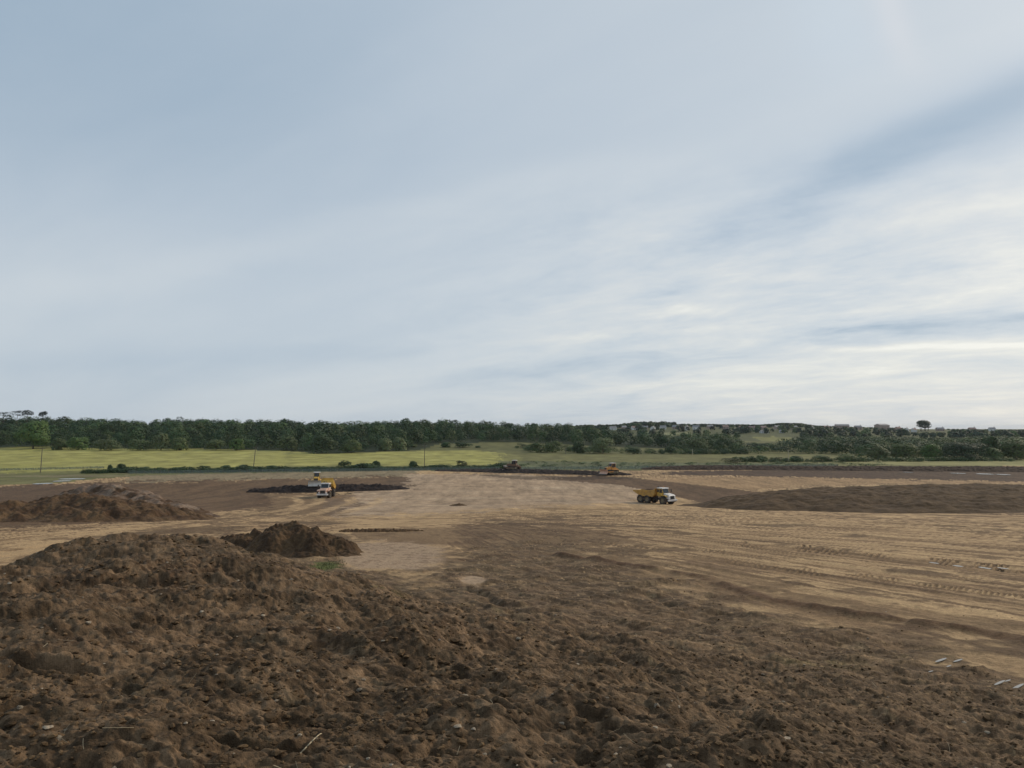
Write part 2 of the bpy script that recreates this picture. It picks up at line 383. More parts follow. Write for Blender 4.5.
# dark soil in the middle distance and on the right
paintp([(596, 475), (640, 479), (690, 484), (740, 490), (810, 497), (800, 506), (700, 502), (668, 495), (620, 485), (540, 479)], 'brown', 0.95)
paintp([(645, 474.5), (690, 471), (800, 469.5), (1024, 468.5), (1500, 468), (1500, 482), (1024, 481.5), (900, 479.5), (800, 477), (720, 475.6)], (0.066, 0.040, 0.027), 0.95)
paintp([(470, 474.5), (520, 476), (640, 477), (640, 479), (520, 479.5)], 'black', 0.6)
paintp([(690, 499), (800, 497), (1024, 505), (1300, 512), (1300, 522), (1024, 514), (850, 508), (700, 504)], 'brown', 0.9)
paintp([(248, 494), (300, 493.5), (352, 494), (362, 503), (335, 515), (262, 514)], 'brown', .7)
# explicit wheel tracks on the left bend
for pts, w, c, am in [
    ([(275, 516), (305, 507), (322, 501), (318, 497), (300, 496)], 1.4, 'clay', .8), ([(262, 514), (292, 508), (300, 502), (296, 498), (280, 497)], 1.3, 'clay', .8),
    ([(300, 517), (330, 509), (352, 502), (350, 497)], 1.5, 'clay', .7), ([(340, 514), (372, 505), (380, 498)], 1.4, 'clay', .6),
    ([(100, 541), (180, 525), (260, 514), (330, 508)], 0.8, 'brown', .7), ([(60, 557), (170, 532), (250, 520), (330, 513)], 0.7, 'brown', .6),
    ([(0, 563), (90, 541), (200, 521), (300, 509)], 0.6, 'brown', .5), ([(0, 578), (80, 553)], 0.7, 'brown', .6),
    ([(345, 519), (420, 519), (520, 516), (600, 512)], 1.2, 'brown', .7), ([(520, 520), (700, 524), (860, 535), (1024, 551)], 0.7, 'brown', .5),
    ([(540, 509), (700, 511), (880, 518), (1024, 526)], 1.4, 'brown', .45), ([(460, 528), (640, 533), (760, 541), (1024, 580)], 0.6, 'brown', .5),
    ([(700, 505), (850, 510), (1024, 519)], 1.5, 'brown', .4), ([(600, 556), (720, 562), (860, 580), (1024, 604)], .6, 'brown', .45)]:
    d, s, sd = polydist(pline(pts), gx + 0.5 * nB * np.minimum(gy / 60, 2), gy + 0.8 * nA * np.minimum(gy / 60, 2), 6)
    mixc((1 - sstep(w * 0.4, w, d)) * am * sstep(-0.7, 0.1, nB + 0.3), C[c])
# dark rough topsoil in the near ground
vb = np.interp(pu, [-900, 60, 225, 262, 340, 352, 440, 470, 520, 560, 610, 650, 700, 760, 830, 900, 960, 1024, 1400], [640, 600, 540, 541, 546, 570, 574, 552, 538, 538, 553, 572, 592, 614, 634, 649, 668, 694, 850])
off = pv - vb
tm = sstep(-14, 14, off + 15 * nB + 14 * nA + 10 * nC) * (pv > 520) * site
gap = np.exp(-(np.abs(pu - 392) / 56) ** 3 - (np.abs(pv - 556) / 15) ** 3) + 0.9 * np.exp(-((pu - 474) / 17) ** 2 - ((pv - 580) / 5) ** 2)
tm *= 1 - sstep(0.35, 0.6, gap + 0.12 * nB)
scat = site & (pv > 515)
mixc(scat * sstep(0.2, 0.7, nA * 0.7 + nB * 0.5 + nC * .3 + .35 * st1 + sstep(-80, 0, off) * .55 - .08) * .85, C['top'] * 1.15)
paint_b = inpoly([(345, 531), (480, 524), (570, 524), (640, 540), (560, 548), (470, 549), (430, 541), (360, 539)], wu, wv); mixc(paint_b * .6, C['brown'])
mixc(tm * .96, C['top'])
mixc(sstep(0.3, 0.65, gap + .2 * nB + .15 * nC) * 0.85, C['floor'])
mixc(sstep(-70, -20, off) * sstep(10, -10, off) * sstep(0.0, .5, nC + .4 * nB) * (pv > 500) * .5, C['brown'])
mixc(tm * sstep(0.3, 0.75, noi(gx, gy, 1.7, 2) + 0.6 * nC + 0.3 * sstep(520, 700, pu) - 0.1) * 0.42 * sstep(420, 620, pu), C['clay'])
bm_ = sstep(0.12, 0.45, bh + 0.15 * nB); bm_ = np.maximum(bm_, behind & (np.abs(gx) < 60) & (gy > -60))
mixc(bm_ * (bs < 40), C['top'])
soilm = np.maximum(tm, bm_)
mixc(soilm * sstep(0.0, 0.8, nB + 0.5 * nA) * 0.5, C['red'] * 0.72)
mixc(soilm * sstep(0.2, 0.9, noi(gx / 1.6, gy, 0.45, 0) + 0.5 * nC) * .32, C['grey'])
mixc(soilm * sstep(0.1, 0.8, noi(gx, gy, 5.5, 1, 1.0) + 0.3 * nB) * 0.2, (0.17, 0.135, 0.075))
mixc(soilm * sstep(0.25, 0.9, noi(gx / 2.2, gy, 0.13, 2) + 0.7 * noi(gx / 2.4, gy + .12 * gx, .3, 0)) * .55, (0.205, 0.145, 0.090))
mixc(soilm * sstep(0.25, 0.8, noi(gx / 2.2, gy + .1 * gx, 0.2, 1) + 0.5 * nC) * .28, C['black'] * 1.7)
flat = sstep(3.0, 8.0, bt) * soilm
an = samp(PT[1], (gx * .80 + gy * .60) / .22, (gx * -.60 + gy * .80) / .95); an2 = samp(PT[2], (gx * .80 + gy * .60) / .5 + 4, (gx * -.60 + gy * .80) / 2.6)
mixc(flat * sstep(.12, .7, .7 * an + .5 * an2 + .3 * nB) * .65, C['clay2'] * 1.1)
mixc(flat * sstep(.15, .7, -.7 * an - .4 * an2 + .3 * nA) * .5, C['brown'] * .62)
mixc(flat * sstep(.45, .75, noi(gx, gy, .13, 1) + .35 * an) * .7, C['clay'])
mixc(flat * sstep(.25, .6, nA * .6 + .5 * nB - .15) * .35, C['clay2'])
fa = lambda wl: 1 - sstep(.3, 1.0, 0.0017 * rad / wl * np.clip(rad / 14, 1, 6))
for wl, k, am in ((.060, 0, .75), (.13, 1, .7), (.30, 0, .55), (.75, 1, .4)):  # dry crumb tops lightened, damp gaps darkened; crumb shading put into the colour
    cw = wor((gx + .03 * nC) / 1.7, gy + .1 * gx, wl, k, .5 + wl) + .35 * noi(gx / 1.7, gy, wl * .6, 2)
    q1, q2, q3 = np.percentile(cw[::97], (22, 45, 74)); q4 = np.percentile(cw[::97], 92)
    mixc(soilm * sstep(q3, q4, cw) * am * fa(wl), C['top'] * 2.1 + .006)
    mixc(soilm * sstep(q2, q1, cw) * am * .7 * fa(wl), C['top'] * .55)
rough = np.maximum(soilm, 0.0)
sm_ = (site & (pv > 467)) * (1 - rough)
col *= (1 + (0.26 * np.clip(mot, -1.4, 1.4) * sstep(60, 120, rad) + .16 * nC + .14 * nB) * sm_)[:, None].astype(np.float32)
col *= (1 + (.10 * rng.normal(size=len(gx))) * np.clip(rough + .4 * sm_, 0, 1))[:, None].astype(np.float32)
np.clip(col, .01, .7, out=col)
# a little green on the spoil
gg = np.exp(-((pu - 325) / 17) ** 2 - ((pv - 566) / 6) ** 2); mixc(sstep(0.3, 0.7, gg + 0.25 * nC) * 0.6, C['green'] * .85)
for a, b_, su, sv, am in ((478, 616, 26, 8, .35), (500, 640, 30, 8, .25), (380, 690, 40, 12, .2), (250, 560, 30, 6, .25), (930, 655, 40, 6, .2), (820, 672, 40, 8, .2)):
    mixc(np.exp(-((pu - a) / su) ** 2 - ((pv - b_) / sv) ** 2) * am * sstep(-0.2, 0.5, nC + nB * .5), (0.20, 0.19, 0.05))
# woodland floor
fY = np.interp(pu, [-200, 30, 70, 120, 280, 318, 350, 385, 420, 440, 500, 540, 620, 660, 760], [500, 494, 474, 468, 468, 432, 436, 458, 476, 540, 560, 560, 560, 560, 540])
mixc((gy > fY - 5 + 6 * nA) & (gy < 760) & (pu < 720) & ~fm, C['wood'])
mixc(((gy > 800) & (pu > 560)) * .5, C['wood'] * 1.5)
# relief ----------------------------------------------------------------
z = zb + bh
fade = lambda wl: 1 - sstep(0.25, 0.9, 0.0017 * rad / wl * np.clip(rad / 14, 1, 6))
r_ = rough
for q in ((941, 661), (958, 662), (931, 675), (949, 668), (1000, 690), (1018, 693), (1008, 686)):
    qx, qy = hit(*q); r_ = r_ * (1 - np.exp(-(((gx - qx) ** 2 + (gy - qy) ** 2) / .30) ** 2))
dz = np.zeros(len(gx), np.float32)
dz += r_ * (0.13 * noi(gx, gy, 2.6, 0, 0.5) + 0.085 * noi(gx, gy, 1.1, 1, 1.1))
sl = samp(PT[2], (gx * BD[0] + gy * BD[1]) / 0.42, (gx * BD[1] - gy * BD[0]) / 1.9)
lf = sstep(1.0, -3.5, bt) * 0.9 + 0.25
dz += r_ * (0.085 * sl * lf * fade(0.4))
sr = samp(PT[0], (gx * 0.88 + gy * 0.47) / 0.5, (gx * -0.47 + gy * 0.88) / 2.4)
dz += r_ * sstep(1.5, 5, bt) * 0.06 * sr * fade(0.4)
m1 = sstep(-0.3, 0.6, noi(gx, gy, 1.6, 1, 2.0)); m2 = sstep(-0.4, 0.4, noi(gx, gy, 0.9, 2, 1.4))
wx, wy = (gx + 0.06 * nC) / 1.5, gy + 0.10 * fbm(gx, gy, .5, 2, 0)
bil = lambda wl, k, ro: np.abs(noi(wx, wy, wl, k, ro)) - .28
ra = r_ * (1 - .55 * sstep(3.0, 8.0, bt))
dz += ra * fade(0.5) * 0.085 * (wor(wx, wy, .40, 0, .3) - .35) * m1
dz -= ra * fade(0.3) * 0.055 * bil(.23, 1, .3) * (.3 + .7 * m1)
dz += r_ * (.35 + .65 * ra) * fade(0.2) * 0.082 * (wor(wx, wy, 0.17, 1, 0.15) - 0.35) * m2
dz += r_ * fade(0.12) * 0.075 * (wor(wx, wy, .105, 1, .1) - .35)
dz += r_ * fade(0.08) * 0.055 * (wor(wx, wy, 0.068, 0, 0.25) - 0.35)
dz += r_ * fade(0.05) * 0.009 * noi(gx / 1.8, gy, 0.033, 2)
dz += r_ * sstep(3, 8, bt) * .045 * an2 * fade(.5) + r_ * sstep(3, 8, bt) * .03 * an * fade(.25)
pit = sstep(.50, .80, noi(gx / 2.0, gy, .42, 0, .2) + .4 * noi(gx / 1.7, gy, .16, 1))
dz -= ra * fade(.5) * .10 * pit
dz += (1 - r_) * site * fade(0.6) * (0.03 * nB + 0.03 * nC)
# ruts on the clay
dz += (1 - r_) * site * sstep(20, 40, rad) * (1 - sstep(120, 190, rad)) * (0.06 * st2 + 0.055 * st3 + 0.03 * st1) * (1 - np.clip(gap * 1.2, 0, 1))
big_ = (wor(wx, wy, 1.25, 0, .8) - .3) * sstep(.0, .5, noi(gx, gy, 4.1, 2)) + .6 * (wor(wx, wy, .55, 1, .2) - .3) * sstep(-.1, .4, noi(gx, gy, 2.3, 0))
dz += ra * .26 * big_ * (.25 + .75 * sstep(8, 15, bs)) * sstep(6, 2, bt)
dz += ra * .16 * noi(gx, gy, 1.9, 2, .9) + ra * .15 * samp(PT[0], (gx * BD[0] + gy * BD[1]) / 1.1 + 7, (gx * BD[1] - gy * BD[0]) / 4.2)
# furrows down the right flank of the spoil bank
def hitb(px, py):
    t = math.tan(math.atan((384 - py) / F) + PITCH); Yc = np.geomspace(2.5, 60, 4000); xc = (px - 512) / F * (Yc * math.cos(PITCH) + Yc * t * math.sin(PITCH))
    k = int(np.argmax(Yc * t < Hb(xc, Yc) + bund(xc, Yc)[0])); return float(xc[k]), float(Yc[k])
for pts, w, dp in (([(385, 645), (430, 668), (500, 690), (590, 722), (720, 768)], .20, .13), ([(470, 590), (540, 622), (610, 655), (690, 700), (800, 768)], .28, .12), ([(225, 578), (320, 606), (390, 640)], .25, .11), ([(640, 590), (720, 628), (830, 690), (960, 766)], .3, .09), ([(60, 592), (180, 585), (270, 598)], .22, .10), ([(0, 640), (120, 622), (260, 628)], .2, .09)):
    d, s, sd = polydist([hitb(*p) for p in pts], gx + .30 * nB + .12 * nC, gy + .30 * nB, 2.5)
    lump = .6 + .9 * noi(gx, gy, .6, 0)
    dz -= r_ * dp * np.exp(-(d / w) ** 2) * lump; dz += r_ * .75 * dp * np.exp(-((d - 2.1 * w) / w) ** 2) * np.clip(lump, 0, 2)
# berm along the edge of the haul road, right
d, s, sd = polydist(pline([(560, 556), (640, 567), (700, 577), (763, 599), (836, 612), (912, 623), (969, 631), (1040, 643), (1250, 690)]), gx + .25 * nB, gy + .25 * nB, 5)
dz += 0.17 * np.exp(-(d / 0.40) ** 2) * (0.8 + .5 * nB)
mixc(np.exp(-(np.maximum(sd, 0) / 0.9) ** 2) * (d < 4) * (sd > -0.5) * 0.45, C['brown'])
mixc((1 - sstep(0.2, 0.6, d + .3 * nB + .1 * nC)) * 0.75 * sstep(-.5, .1, nA + .5 * nB + .3), C['red'] * 0.8)
mixc(((sd < -0.5) & (sd > -2.9) & (d < 3.2)) * 0.7 * sstep(-.6, .3, nB + .2), C['clay2'] * 0.8)
# crawler tracks pressed into the clay
for pts, hw, ph in (([(741, 544), (795, 548), (858, 553), (928, 561), (1016, 569), (1100, 577)], 3.0, 0), ([(725, 560), (795, 570.6), (858, 577), (940, 588), (985, 592), (1060, 600)], 2.6, 31), ([(560, 541), (640, 547), (725, 552)], 1.6, 50), ([(930, 575), (1060, 590)], 2.2, 77)):
    pvv = np.interp(pu, [q[0] for q in pts], [q[1] for q in pts]); e = pv - pvv + .8 * nC
    inside = (pu > pts[0][0]) & (pu < pts[-1][0]) & (np.abs(e) < hw * .82 * (1 + .35 * noi(pu, pu * 0 + ph, 23, 2)))
    pres = sstep(-.25, .15, noi(pu, pu * 0 + ph, 46, 1) + .12 + .25 * nB)
    bar = sstep(.16, .30, np.abs(((pu + 1.5 * e + 1.3 * noi(pu, pu * 0 + ph, 9, 0)) / 6.4) % 1 - .5)) * inside * pres * (1. if ph == 0 else .6)
    dz -= 0.07 * bar; mixc(bar * .85, C['brown'] * .6); mixc(inside * .35 * sstep(-.5, .2, nB), C['clay2'] * .9)
dz += far * 0
z = z + dz
keep_z = z.copy()
V = np.stack([gx, gy, z + CZ], 1)
i = np.arange(NR - 1)[:, None]; j = np.arange(NA)[None, :]; j1 = (j + 1) % NA
Q = np.stack([i * NA + j, i * NA + j1, (i + 1) * NA + j1, (i + 1) * NA + j], -1).reshape(-1, 4)[:, ::-1]
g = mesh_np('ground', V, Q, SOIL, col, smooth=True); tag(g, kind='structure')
# height of the finished ground (for things standing on the near soil)
def ground_z(x, y):
    a = math.atan2(x, y) % (2 * math.pi)
    a2 = math.atan2(x, y)
    k = int(np.argmin(np.abs(az_d - a2))) if abs(a2) < R(41) else 0
    q = int(np.argmin(np.abs(rs - math.hypot(x, y))))
    return float(keep_z[q * NA + k]) + CZ

# ------------------------------------------------------------------ soil heaps
print('heaps...', round(time.time() - _t0, 1))
def heap(name, label, ridge, colr, colr2, rough_amp=0.12, group=None, pale=None, cat='soil heap', stepf=0.75, power=1.15):
    """ridge: (px, Y, height, radius) control points of the crest"""
    P = []
    for px, Y, h, r in ridge:
        q = at(px, Y); P.append((q.x, q.y, h, r))
    smp = []
    for a, b in zip(P[:-1], P[1:]):
        n = max(2, int(math.hypot(a[0] - b[0], a[1] - b[1]) / (0.3 * min(a[3], b[3]))))
        for t in np.linspace(0, 1, n, endpoint=False): smp.append([a[k] * (1 - t) + b[k] * t for k in range(4)])
    smp.append(list(P[-1])); smp = np.array(smp)
    x0, x1 = (smp[:, 0] - smp[:, 3]).min() - .5, (smp[:, 0] + smp[:, 3]).max() + .5
    y0, y1 = (smp[:, 1] - smp[:, 3]).min() - .5, (smp[:, 1] + smp[:, 3]).max() + .5
    Ym = smp[:, 1].mean(); st = max(Ym / F * stepf, math.sqrt((x1 - x0) * (y1 - y0) / 220000.))
    X, Y = np.meshgrid(np.arange(x0, x1, st), np.arange(y0, y1, st)); sh = X.shape; X = X.ravel(); Y = Y.ravel()
    rmean = smp[:, 3].mean()
    wx = X + 0.16 * rmean * fbm(X, Y, rmean * 0.9, 3, 1); wy = Y + 0.16 * rmean * fbm(X, Y, rmean * 0.9, 3, 2)
    H = np.full(X.shape, -1.0)
    for a, b, h, r in smp:
        d = np.sqrt(np.hypot(wx - a, wy - b) ** 2 + (0.12 * r) ** 2) / r
        H = np.maximum(H, h * (1 - np.minimum(d, 1.6) ** power))
    hm = smp[:, 2].max()
    nz = rough_amp * (fbm(X, Y, hm * 0.9, 4, 0, 0.6) + 0.9 * (wor(X, Y, hm * 0.45, 0, .4) - .35) + 0.5 * (wor(X, Y, hm * 0.2, 1) - .35))
    H = H + nz * np.clip(H / (0.25 * hm) + 0.3, 0, 1.2)
    Z = Hb(X, Y) + H + CZ - 0.12
    ok = H > -0.25
    n0, n1 = sh
    I = np.arange(n0 * n1).reshape(sh)
    Qd = np.stack([I[:-1, :-1], I[:-1, 1:], I[1:, 1:], I[1:, :-1]], -1).reshape(-1, 4)
    Qd = Qd[ok[Qd].any(1)]
    used = np.unique(Qd); rem = np.full(n0 * n1, -1); rem[used] = np.arange(len(used))
    t = sstep(-0.5, 0.6, fbm(X, Y, hm * 0.7, 4, 2))[:, None]
    c = np.asarray(colr) * (1 - t) + np.asarray(colr2) * t
    if pale is not None:
        pm = sstep(0.45, 0.7, H / hm * 0.4 + 0.75 * noi(X, Y, hm * 0.5, 0) + 0.4 * noi(X, Y, hm * .2, 1))[:, None] * pale
        c = c * (1 - pm * .8) + np.array((0.26, 0.19, 0.135)) * pm * .8
    o = mesh_np(name, np.stack([X, Y, Z], 1)[used], rem[Qd], SOIL, c[used], smooth=True)
    return tag(o, label, cat, group)
dk, dk2 = (0.042, 0.025, 0.016), (0.078, 0.047, 0.028)
br, br2 = (0.070, 0.041, 0.023), (0.122, 0.075, 0.040)
heap('soil_heap', 'dark brown tipped soil heap beside the pale clay patch in the middle ground', [(222, 51, .5, 1.8), (244, 50, .95, 2.5), (270, 49.5, 1.35, 3.1), (294, 48.5, 1.85, 3.7), (314, 47.5, 1.35, 3.2), (334, 46.5, .6, 1.8)], (0.056, 0.034, 0.019), (0.100, 0.062, 0.033), 0.28)
heap('soil_heap', 'long reddish brown soil stockpile at the left edge beside the haul road', [(-190, 92, 3.2, 9), (-60, 91, 2.5, 9), (12, 91, 2.35, 8.5), (38, 93, 2.4, 8.5), (58, 94, 3.1, 10), (100, 93, 3.1, 10.5), (135, 92, 2.2, 9), (185, 91, .5, 4)], br, br2, 0.34)
heap('soil_heap', 'grey brown spoil ridge with a pale stony crest tapering down behind the left stockpile', [(90, 122, 4.2, 7.5), (108, 119, 4.5, 9), (130, 114, 3.6, 8.5), (160, 107, 2.2, 7), (196, 101, 0.5, 4)], br, (0.2, 0.14, 0.1), 0.34, pale=0.9)
heap('soil_heap', 'wide low dark soil mound on the right, behind the truck parked side on', [(696, 146, 0.35, 6), (718, 145, .8, 8), (742, 144, 1.5, 11), (770, 142, 2.3, 15), (800, 140, 3.1, 18), (860, 138, 3.7, 22), (930, 136, 4.0, 25), (1020, 134, 4.1, 27), (1130, 132, 4.1, 27), (1260, 130, 3.2, 22)], (0.072, 0.045, 0.025), (0.108, 0.068, 0.037), 0.16, power=1.6)
heap('soil_windrow', 'long black topsoil windrow on both sides of the truck facing the camera', [(254, 185, 0.9, 2.2), (275, 185, 1.4, 3), (300, 186, 1.7, 3.6), (340, 188, 1.8, 3.7), (380, 190, 1.6, 3.4), (402, 192, .7, 2.2)], (0.026, 0.019, 0.017), (0.04, 0.029, 0.025), 0.2, cat='soil windrow')
heap('soil_bank', 'low black soil bank under the dark bulldozer at the far edge of the site', [(440, 272, .5, 2.5), (475, 268, 1.0, 4), (512, 262, 1.5, 5.5), (545, 258, 1.4, 5), (590, 252, 1.3, 5), (625, 250, .8, 3)], (0.03, 0.023, 0.02), (0.055, 0.04, 0.033), 0.2, cat='soil bank')
heap('soil_bank', 'low dark soil bank at the far right below the pale dry grass', [(650, 285, .8, 4), (690, 285, 1.5, 7), (800, 283, 1.3, 7), (900, 278, 1.5, 8), (1030, 272, 1.7, 9), (1200, 268, 1.5, 9)], (0.045, 0.030, 0.022), (0.07, 0.047, 0.034), 0.2, cat='soil bank', power=1.4)
heap('soil_windrow', 'small crumbly dark windrow to the right of the tipped soil heap', [(346, 66, .25, .8), (372, 66.5, .32, .9), (400, 67, .25, .8), (420, 68, .15, .5)], br, br2, 0.12, cat='soil windrow')
heap('soil_lump', 'lone dark soil lump on the level pale floor ahead of the left truck', [(453, 140, .3, .9), (459, 140, .6, 1.2), (464, 140.5, .3, .9)], br, br2, 0.1, cat='soil heap')

# ------------------------------------------------------------------ clods, pebbles, straw on the near soil
print('clods...', round(time.time() - _t0, 1))
def ico(sub):
    t = (1 + 5 ** .5) / 2
    v = [(-1, t, 0), (1, t, 0), (-1, -t, 0), (1, -t, 0), (0, -1, t), (0, 1, t), (0, -1, -t), (0, 1, -t), (t, 0, -1), (t, 0, 1), (-t, 0, -1), (-t, 0, 1)]
    v = [Vector(q).normalized() for q in v]
    f = [(0, 11, 5), (0, 5, 1), (0, 1, 7), (0, 7, 10), (0, 10, 11), (1, 5, 9), (5, 11, 4), (11, 10, 2), (10, 7, 6), (7, 1, 8), (3, 9, 4), (3, 4, 2), (3, 2, 6), (3, 6, 8), (3, 8, 9), (4, 9, 5), (2, 4, 11), (6, 2, 10), (8, 6, 7), (9, 8, 1)]
    for _ in range(sub):
        mid = {}; nf = []
        def m(a, b):
            k = (min(a, b), max(a, b))
            if k not in mid: mid[k] = len(v); v.append(((v[a] + v[b]) / 2).normalized())
            return mid[k]
        for a, b, c in f:
            ab, bc, ca = m(a, b), m(b, c), m(c, a); nf += [(a, ab, ca), (b, bc, ab), (c, ca, bc), (ab, bc, ca)]
        f = nf
    return np.array(v), np.array(f)
I1, I2 = ico(1), ico(2)
def rock_var(base, seed, amp):
    r = np.random.default_rng(seed); v = base.copy()
    for _ in range(7):
        d = r.normal(size=3); d /= np.linalg.norm(d)
        k = v @ d; cut = r.uniform(0.45, 0.85); v = v - np.maximum(k - cut, 0)[:, None] * d * 0.9
    return v * (1 + amp * r.normal(size=(len(v), 1)))
def scatter(name, n, smin, smax, ymin, ymax, colf, mat, base, seed, flat=0.7, amp=0.1, zoff=0.25, where=None):
    r = np.random.default_rng(seed); vars_ = [rock_var(base[0], seed * 10 + k, amp) for k in range(10)]
    Vs, Fs, Cs = [], [], []; o = 0; made = 0
    while made < n:
        px = r.uniform(-90, 1114); Y = ymin * (ymax / ymin) ** (r.uniform() ** 0.85); x = (px - 512) / F * Y
        q = int(np.searchsorted(rs, math.hypot(x, Y))); k = int(np.argmin(np.abs(az_d - math.atan2(x, Y)))); idx = q * NA + k
        if rough[idx] < 0.5 and r.uniform() > 0.06: continue
        if where and not where(x, Y, idx, r): continue
        s = smin * (smax / smin) ** (r.uniform() ** 2.2)
        v = vars_[r.integers(10)] * (s * np.array([r.uniform(.75, 1.3), r.uniform(.75, 1.3), flat * r.uniform(.7, 1.2)]))
        a = r.uniform(0, 6.28); ca, sa = math.cos(a), math.sin(a)
        v = np.stack([v[:, 0] * ca - v[:, 1] * sa, v[:, 0] * sa + v[:, 1] * ca, v[:, 2]], 1)
        Vs.append(v + np.array([x, Y, z[idx] + CZ + zoff * s])); Fs.append(base[1] + o); o += len(v)
        Cs.append(np.repeat((np.asarray(colf(r)) )[None], len(v), 0)); made += 1
    return mesh_np(name, np.concatenate(Vs), np.concatenate(Fs), mat, np.concatenate(Cs), smooth=False)
clodcol = lambda r: np.array((0.105, 0.066, 0.034)) * r.uniform(0.6, 1.7)
clump = lambda x, Y, idx, r: m1[idx] + .25 > r.uniform() * 1.1
tag(scatter('soil_clods', 42000, 0.006, 0.042, 2.6, 34, clodcol, SOIL, ico(0), 3, 0.6, 0.12, zoff=.12, where=clump), 'loose brown soil clods strewn over the near spoil bank', 'soil clods', kind='stuff')
tag(scatter('large_clods', 420, 0.035, 0.085, 3.0, 36, clodcol, SOIL, I1, 9, 0.55, 0.08, zoff=.05), 'larger broken soil clods lying among the fine crumbs', 'soil clods', kind='stuff')
tag(scatter('pebbles', 900, 0.010, 0.045, 2.8, 34, lambda r: np.array((0.36, 0.29, 0.21)) * r.uniform(.5, 1.2), SOIL, I1, 5, 0.55, 0.06, zoff=.1), 'small pale pebbles lying on the dark soil', 'pebbles', kind='stuff')
def strands(name, n, ymin, ymax, lmin, lmax, w, colf, seed, where, up=0.15):
    r = np.random.default_rng(seed); Vs, Fs, Cs = [], [], []; o = 0; made = 0
    while made < n:
        px = r.uniform(-60, 1090); Y = ymin * (ymax / ymin) ** r.uniform(); x = (px - 512) / F * Y
        q = int(np.searchsorted(rs, math.hypot(x, Y))); k = int(np.argmin(np.abs(az_d - math.atan2(x, Y)))); idx = q * NA + k
        if not where(x, Y, idx, r): continue
        L = r.uniform(lmin, lmax); a = r.uniform(0, 6.28); d = np.array([math.cos(a), math.sin(a), r.uniform(-.1, up * 2)])
        b = np.array([-math.sin(a), math.cos(a), 0]); p = np.array([x, Y, z[idx] + CZ + 0.012]); bend = r.uniform(-.25, .25)
        pts = [p + d * L * t + b * bend * L * t * t for t in (0, .35, .7, 1)]
        ww = w * r.uniform(.6, 1.3)
        for q_ in pts:
            Vs += [q_ + b * ww / 2, q_ - b * ww / 2 + np.array([0, 0, ww * .3])]
        for t in range(3): Fs.append((o + 2 * t, o + 2 * t + 1, o + 2 * t + 3, o + 2 * t + 2))
        o += 8; c = colf(r); Cs += [c] * 8; made += 1
    return mesh_np(name, np.array(Vs), np.array(Fs), LEAF, np.array(Cs))
tag(strands('straw_litter', 420, 2.8, 22, .04, .20, .004, lambda r: np.array((.36, .28, .17)) * r.uniform(.5, 1.2), 11, lambda x, Y, i, r: rough[i] > .5), 'dry straw and root fibres scattered on the dark soil', 'straw', kind='stuff')
gpt = hit(325, 566)
def near_patch(x, Y, i, r): return math.hypot((x - gpt[0]) / 1.0, (Y - gpt[1]) / 3.2) < r.uniform(.2, 1.0)
def blades(name, pts, hmin, hmax, w, colf, seed):
    r = np.random.default_rng(seed); n = len(pts)
    hgt = r.uniform(hmin, hmax, n); a = r.uniform(0, 6.28, n); lean = r.uniform(0, .5, n) * hgt; a2 = r.uniform(0, 6.28, n)
    p = np.asarray(pts); b = np.stack([np.cos(a), np.sin(a), 0 * a], 1) * (w * r.uniform(.6, 1.3, n))[:, None]
    tip = p + np.stack([np.cos(a2) * lean, np.sin(a2) * lean, hgt], 1)
    Vv = np.concatenate([p - b / 2, p + b / 2, tip + b * .12, tip - b * .12]); k = np.arange(n)
    c = np.array([colf(r) for _ in range(n)])
    return mesh_np(name, Vv, np.stack([k, k + n, k + 2 * n, k + 3 * n], 1), LEAF, np.concatenate([c] * 4))
rr = np.random.default_rng(21); pts = []
for _ in range(750):
    a, q = rr.uniform(0, 6.28), rr.uniform() ** .6; x, y = gpt[0] + math.cos(a) * q * 1.0, gpt[1] + math.sin(a) * q * 2.8; pts.append((x, y, ground_z(x, y) - .02))
tag(blades('grass', pts, .03, .11, .03, lambda r: np.array((.085, .088, .036)) * r.uniform(.6, 1.3), 22), 'small bright green grass patch on the soil in front of the tipped heap', 'grass', kind='stuff')

# the curled dry stem and the pale peg that stand out in the near ground
def stem(px, py, L, ang, label, name='dry_stem', cat='dry stem'):
    t = math.tan(math.atan((384 - py) / F) + PITCH)
    Yc = np.geomspace(3, 40, 3000); xc = (px - 512) / F * (Yc * math.cos(PITCH) + Yc * t * math.sin(PITCH)); hb = Hb(xc, Yc) + bund(xc, Yc)[0]
    k = int(np.argmax(Yc * t < hb)); x, y = float(xc[k]), float(Yc[k]); m = MB(); prev = None
    for i_ in range(9):
        q = i_ / 8; p = Vector((x + L * q * math.cos(ang + .9 * q), y + L * q * math.sin(ang + .9 * q), ground_z(x, y) + .04 + .10 * math.sin(q * 2.6)))
        if prev: m.cyl(prev, p, .004 * (1.3 - .6 * (q - .125)), .004 * (1.3 - .6 * q), 7)
        prev = p
    return tag(m.build(name, M['straw'], smooth=True), label, cat)
stem(296, 752, .30, .3, 'single curled dry straw stem lying on dark soil near the bottom edge')
pg = at(143.5, 24.5); zz = ground_z(pg.x, pg.y); m = MB(); m.box((0, 0, .17), (.035, .035, .46)); m.add([(-.0175, -.0175, .4), (.0175, -.0175, .4), (.0175, .0175, .4), (-.0175, .0175, .4), (0, 0, .46)], [(0, 1, 4), (1, 2, 4), (2, 3, 4), (3, 0, 4)])
o = m.build('marker_peg', M['palewood']); o.location = (pg.x, pg.y, zz - .06); o.rotation_euler = (R(4), R(-3), .4)
tag(o, 'short pale wooden peg standing upright on the left crest of the near spoil bank', 'marker peg')

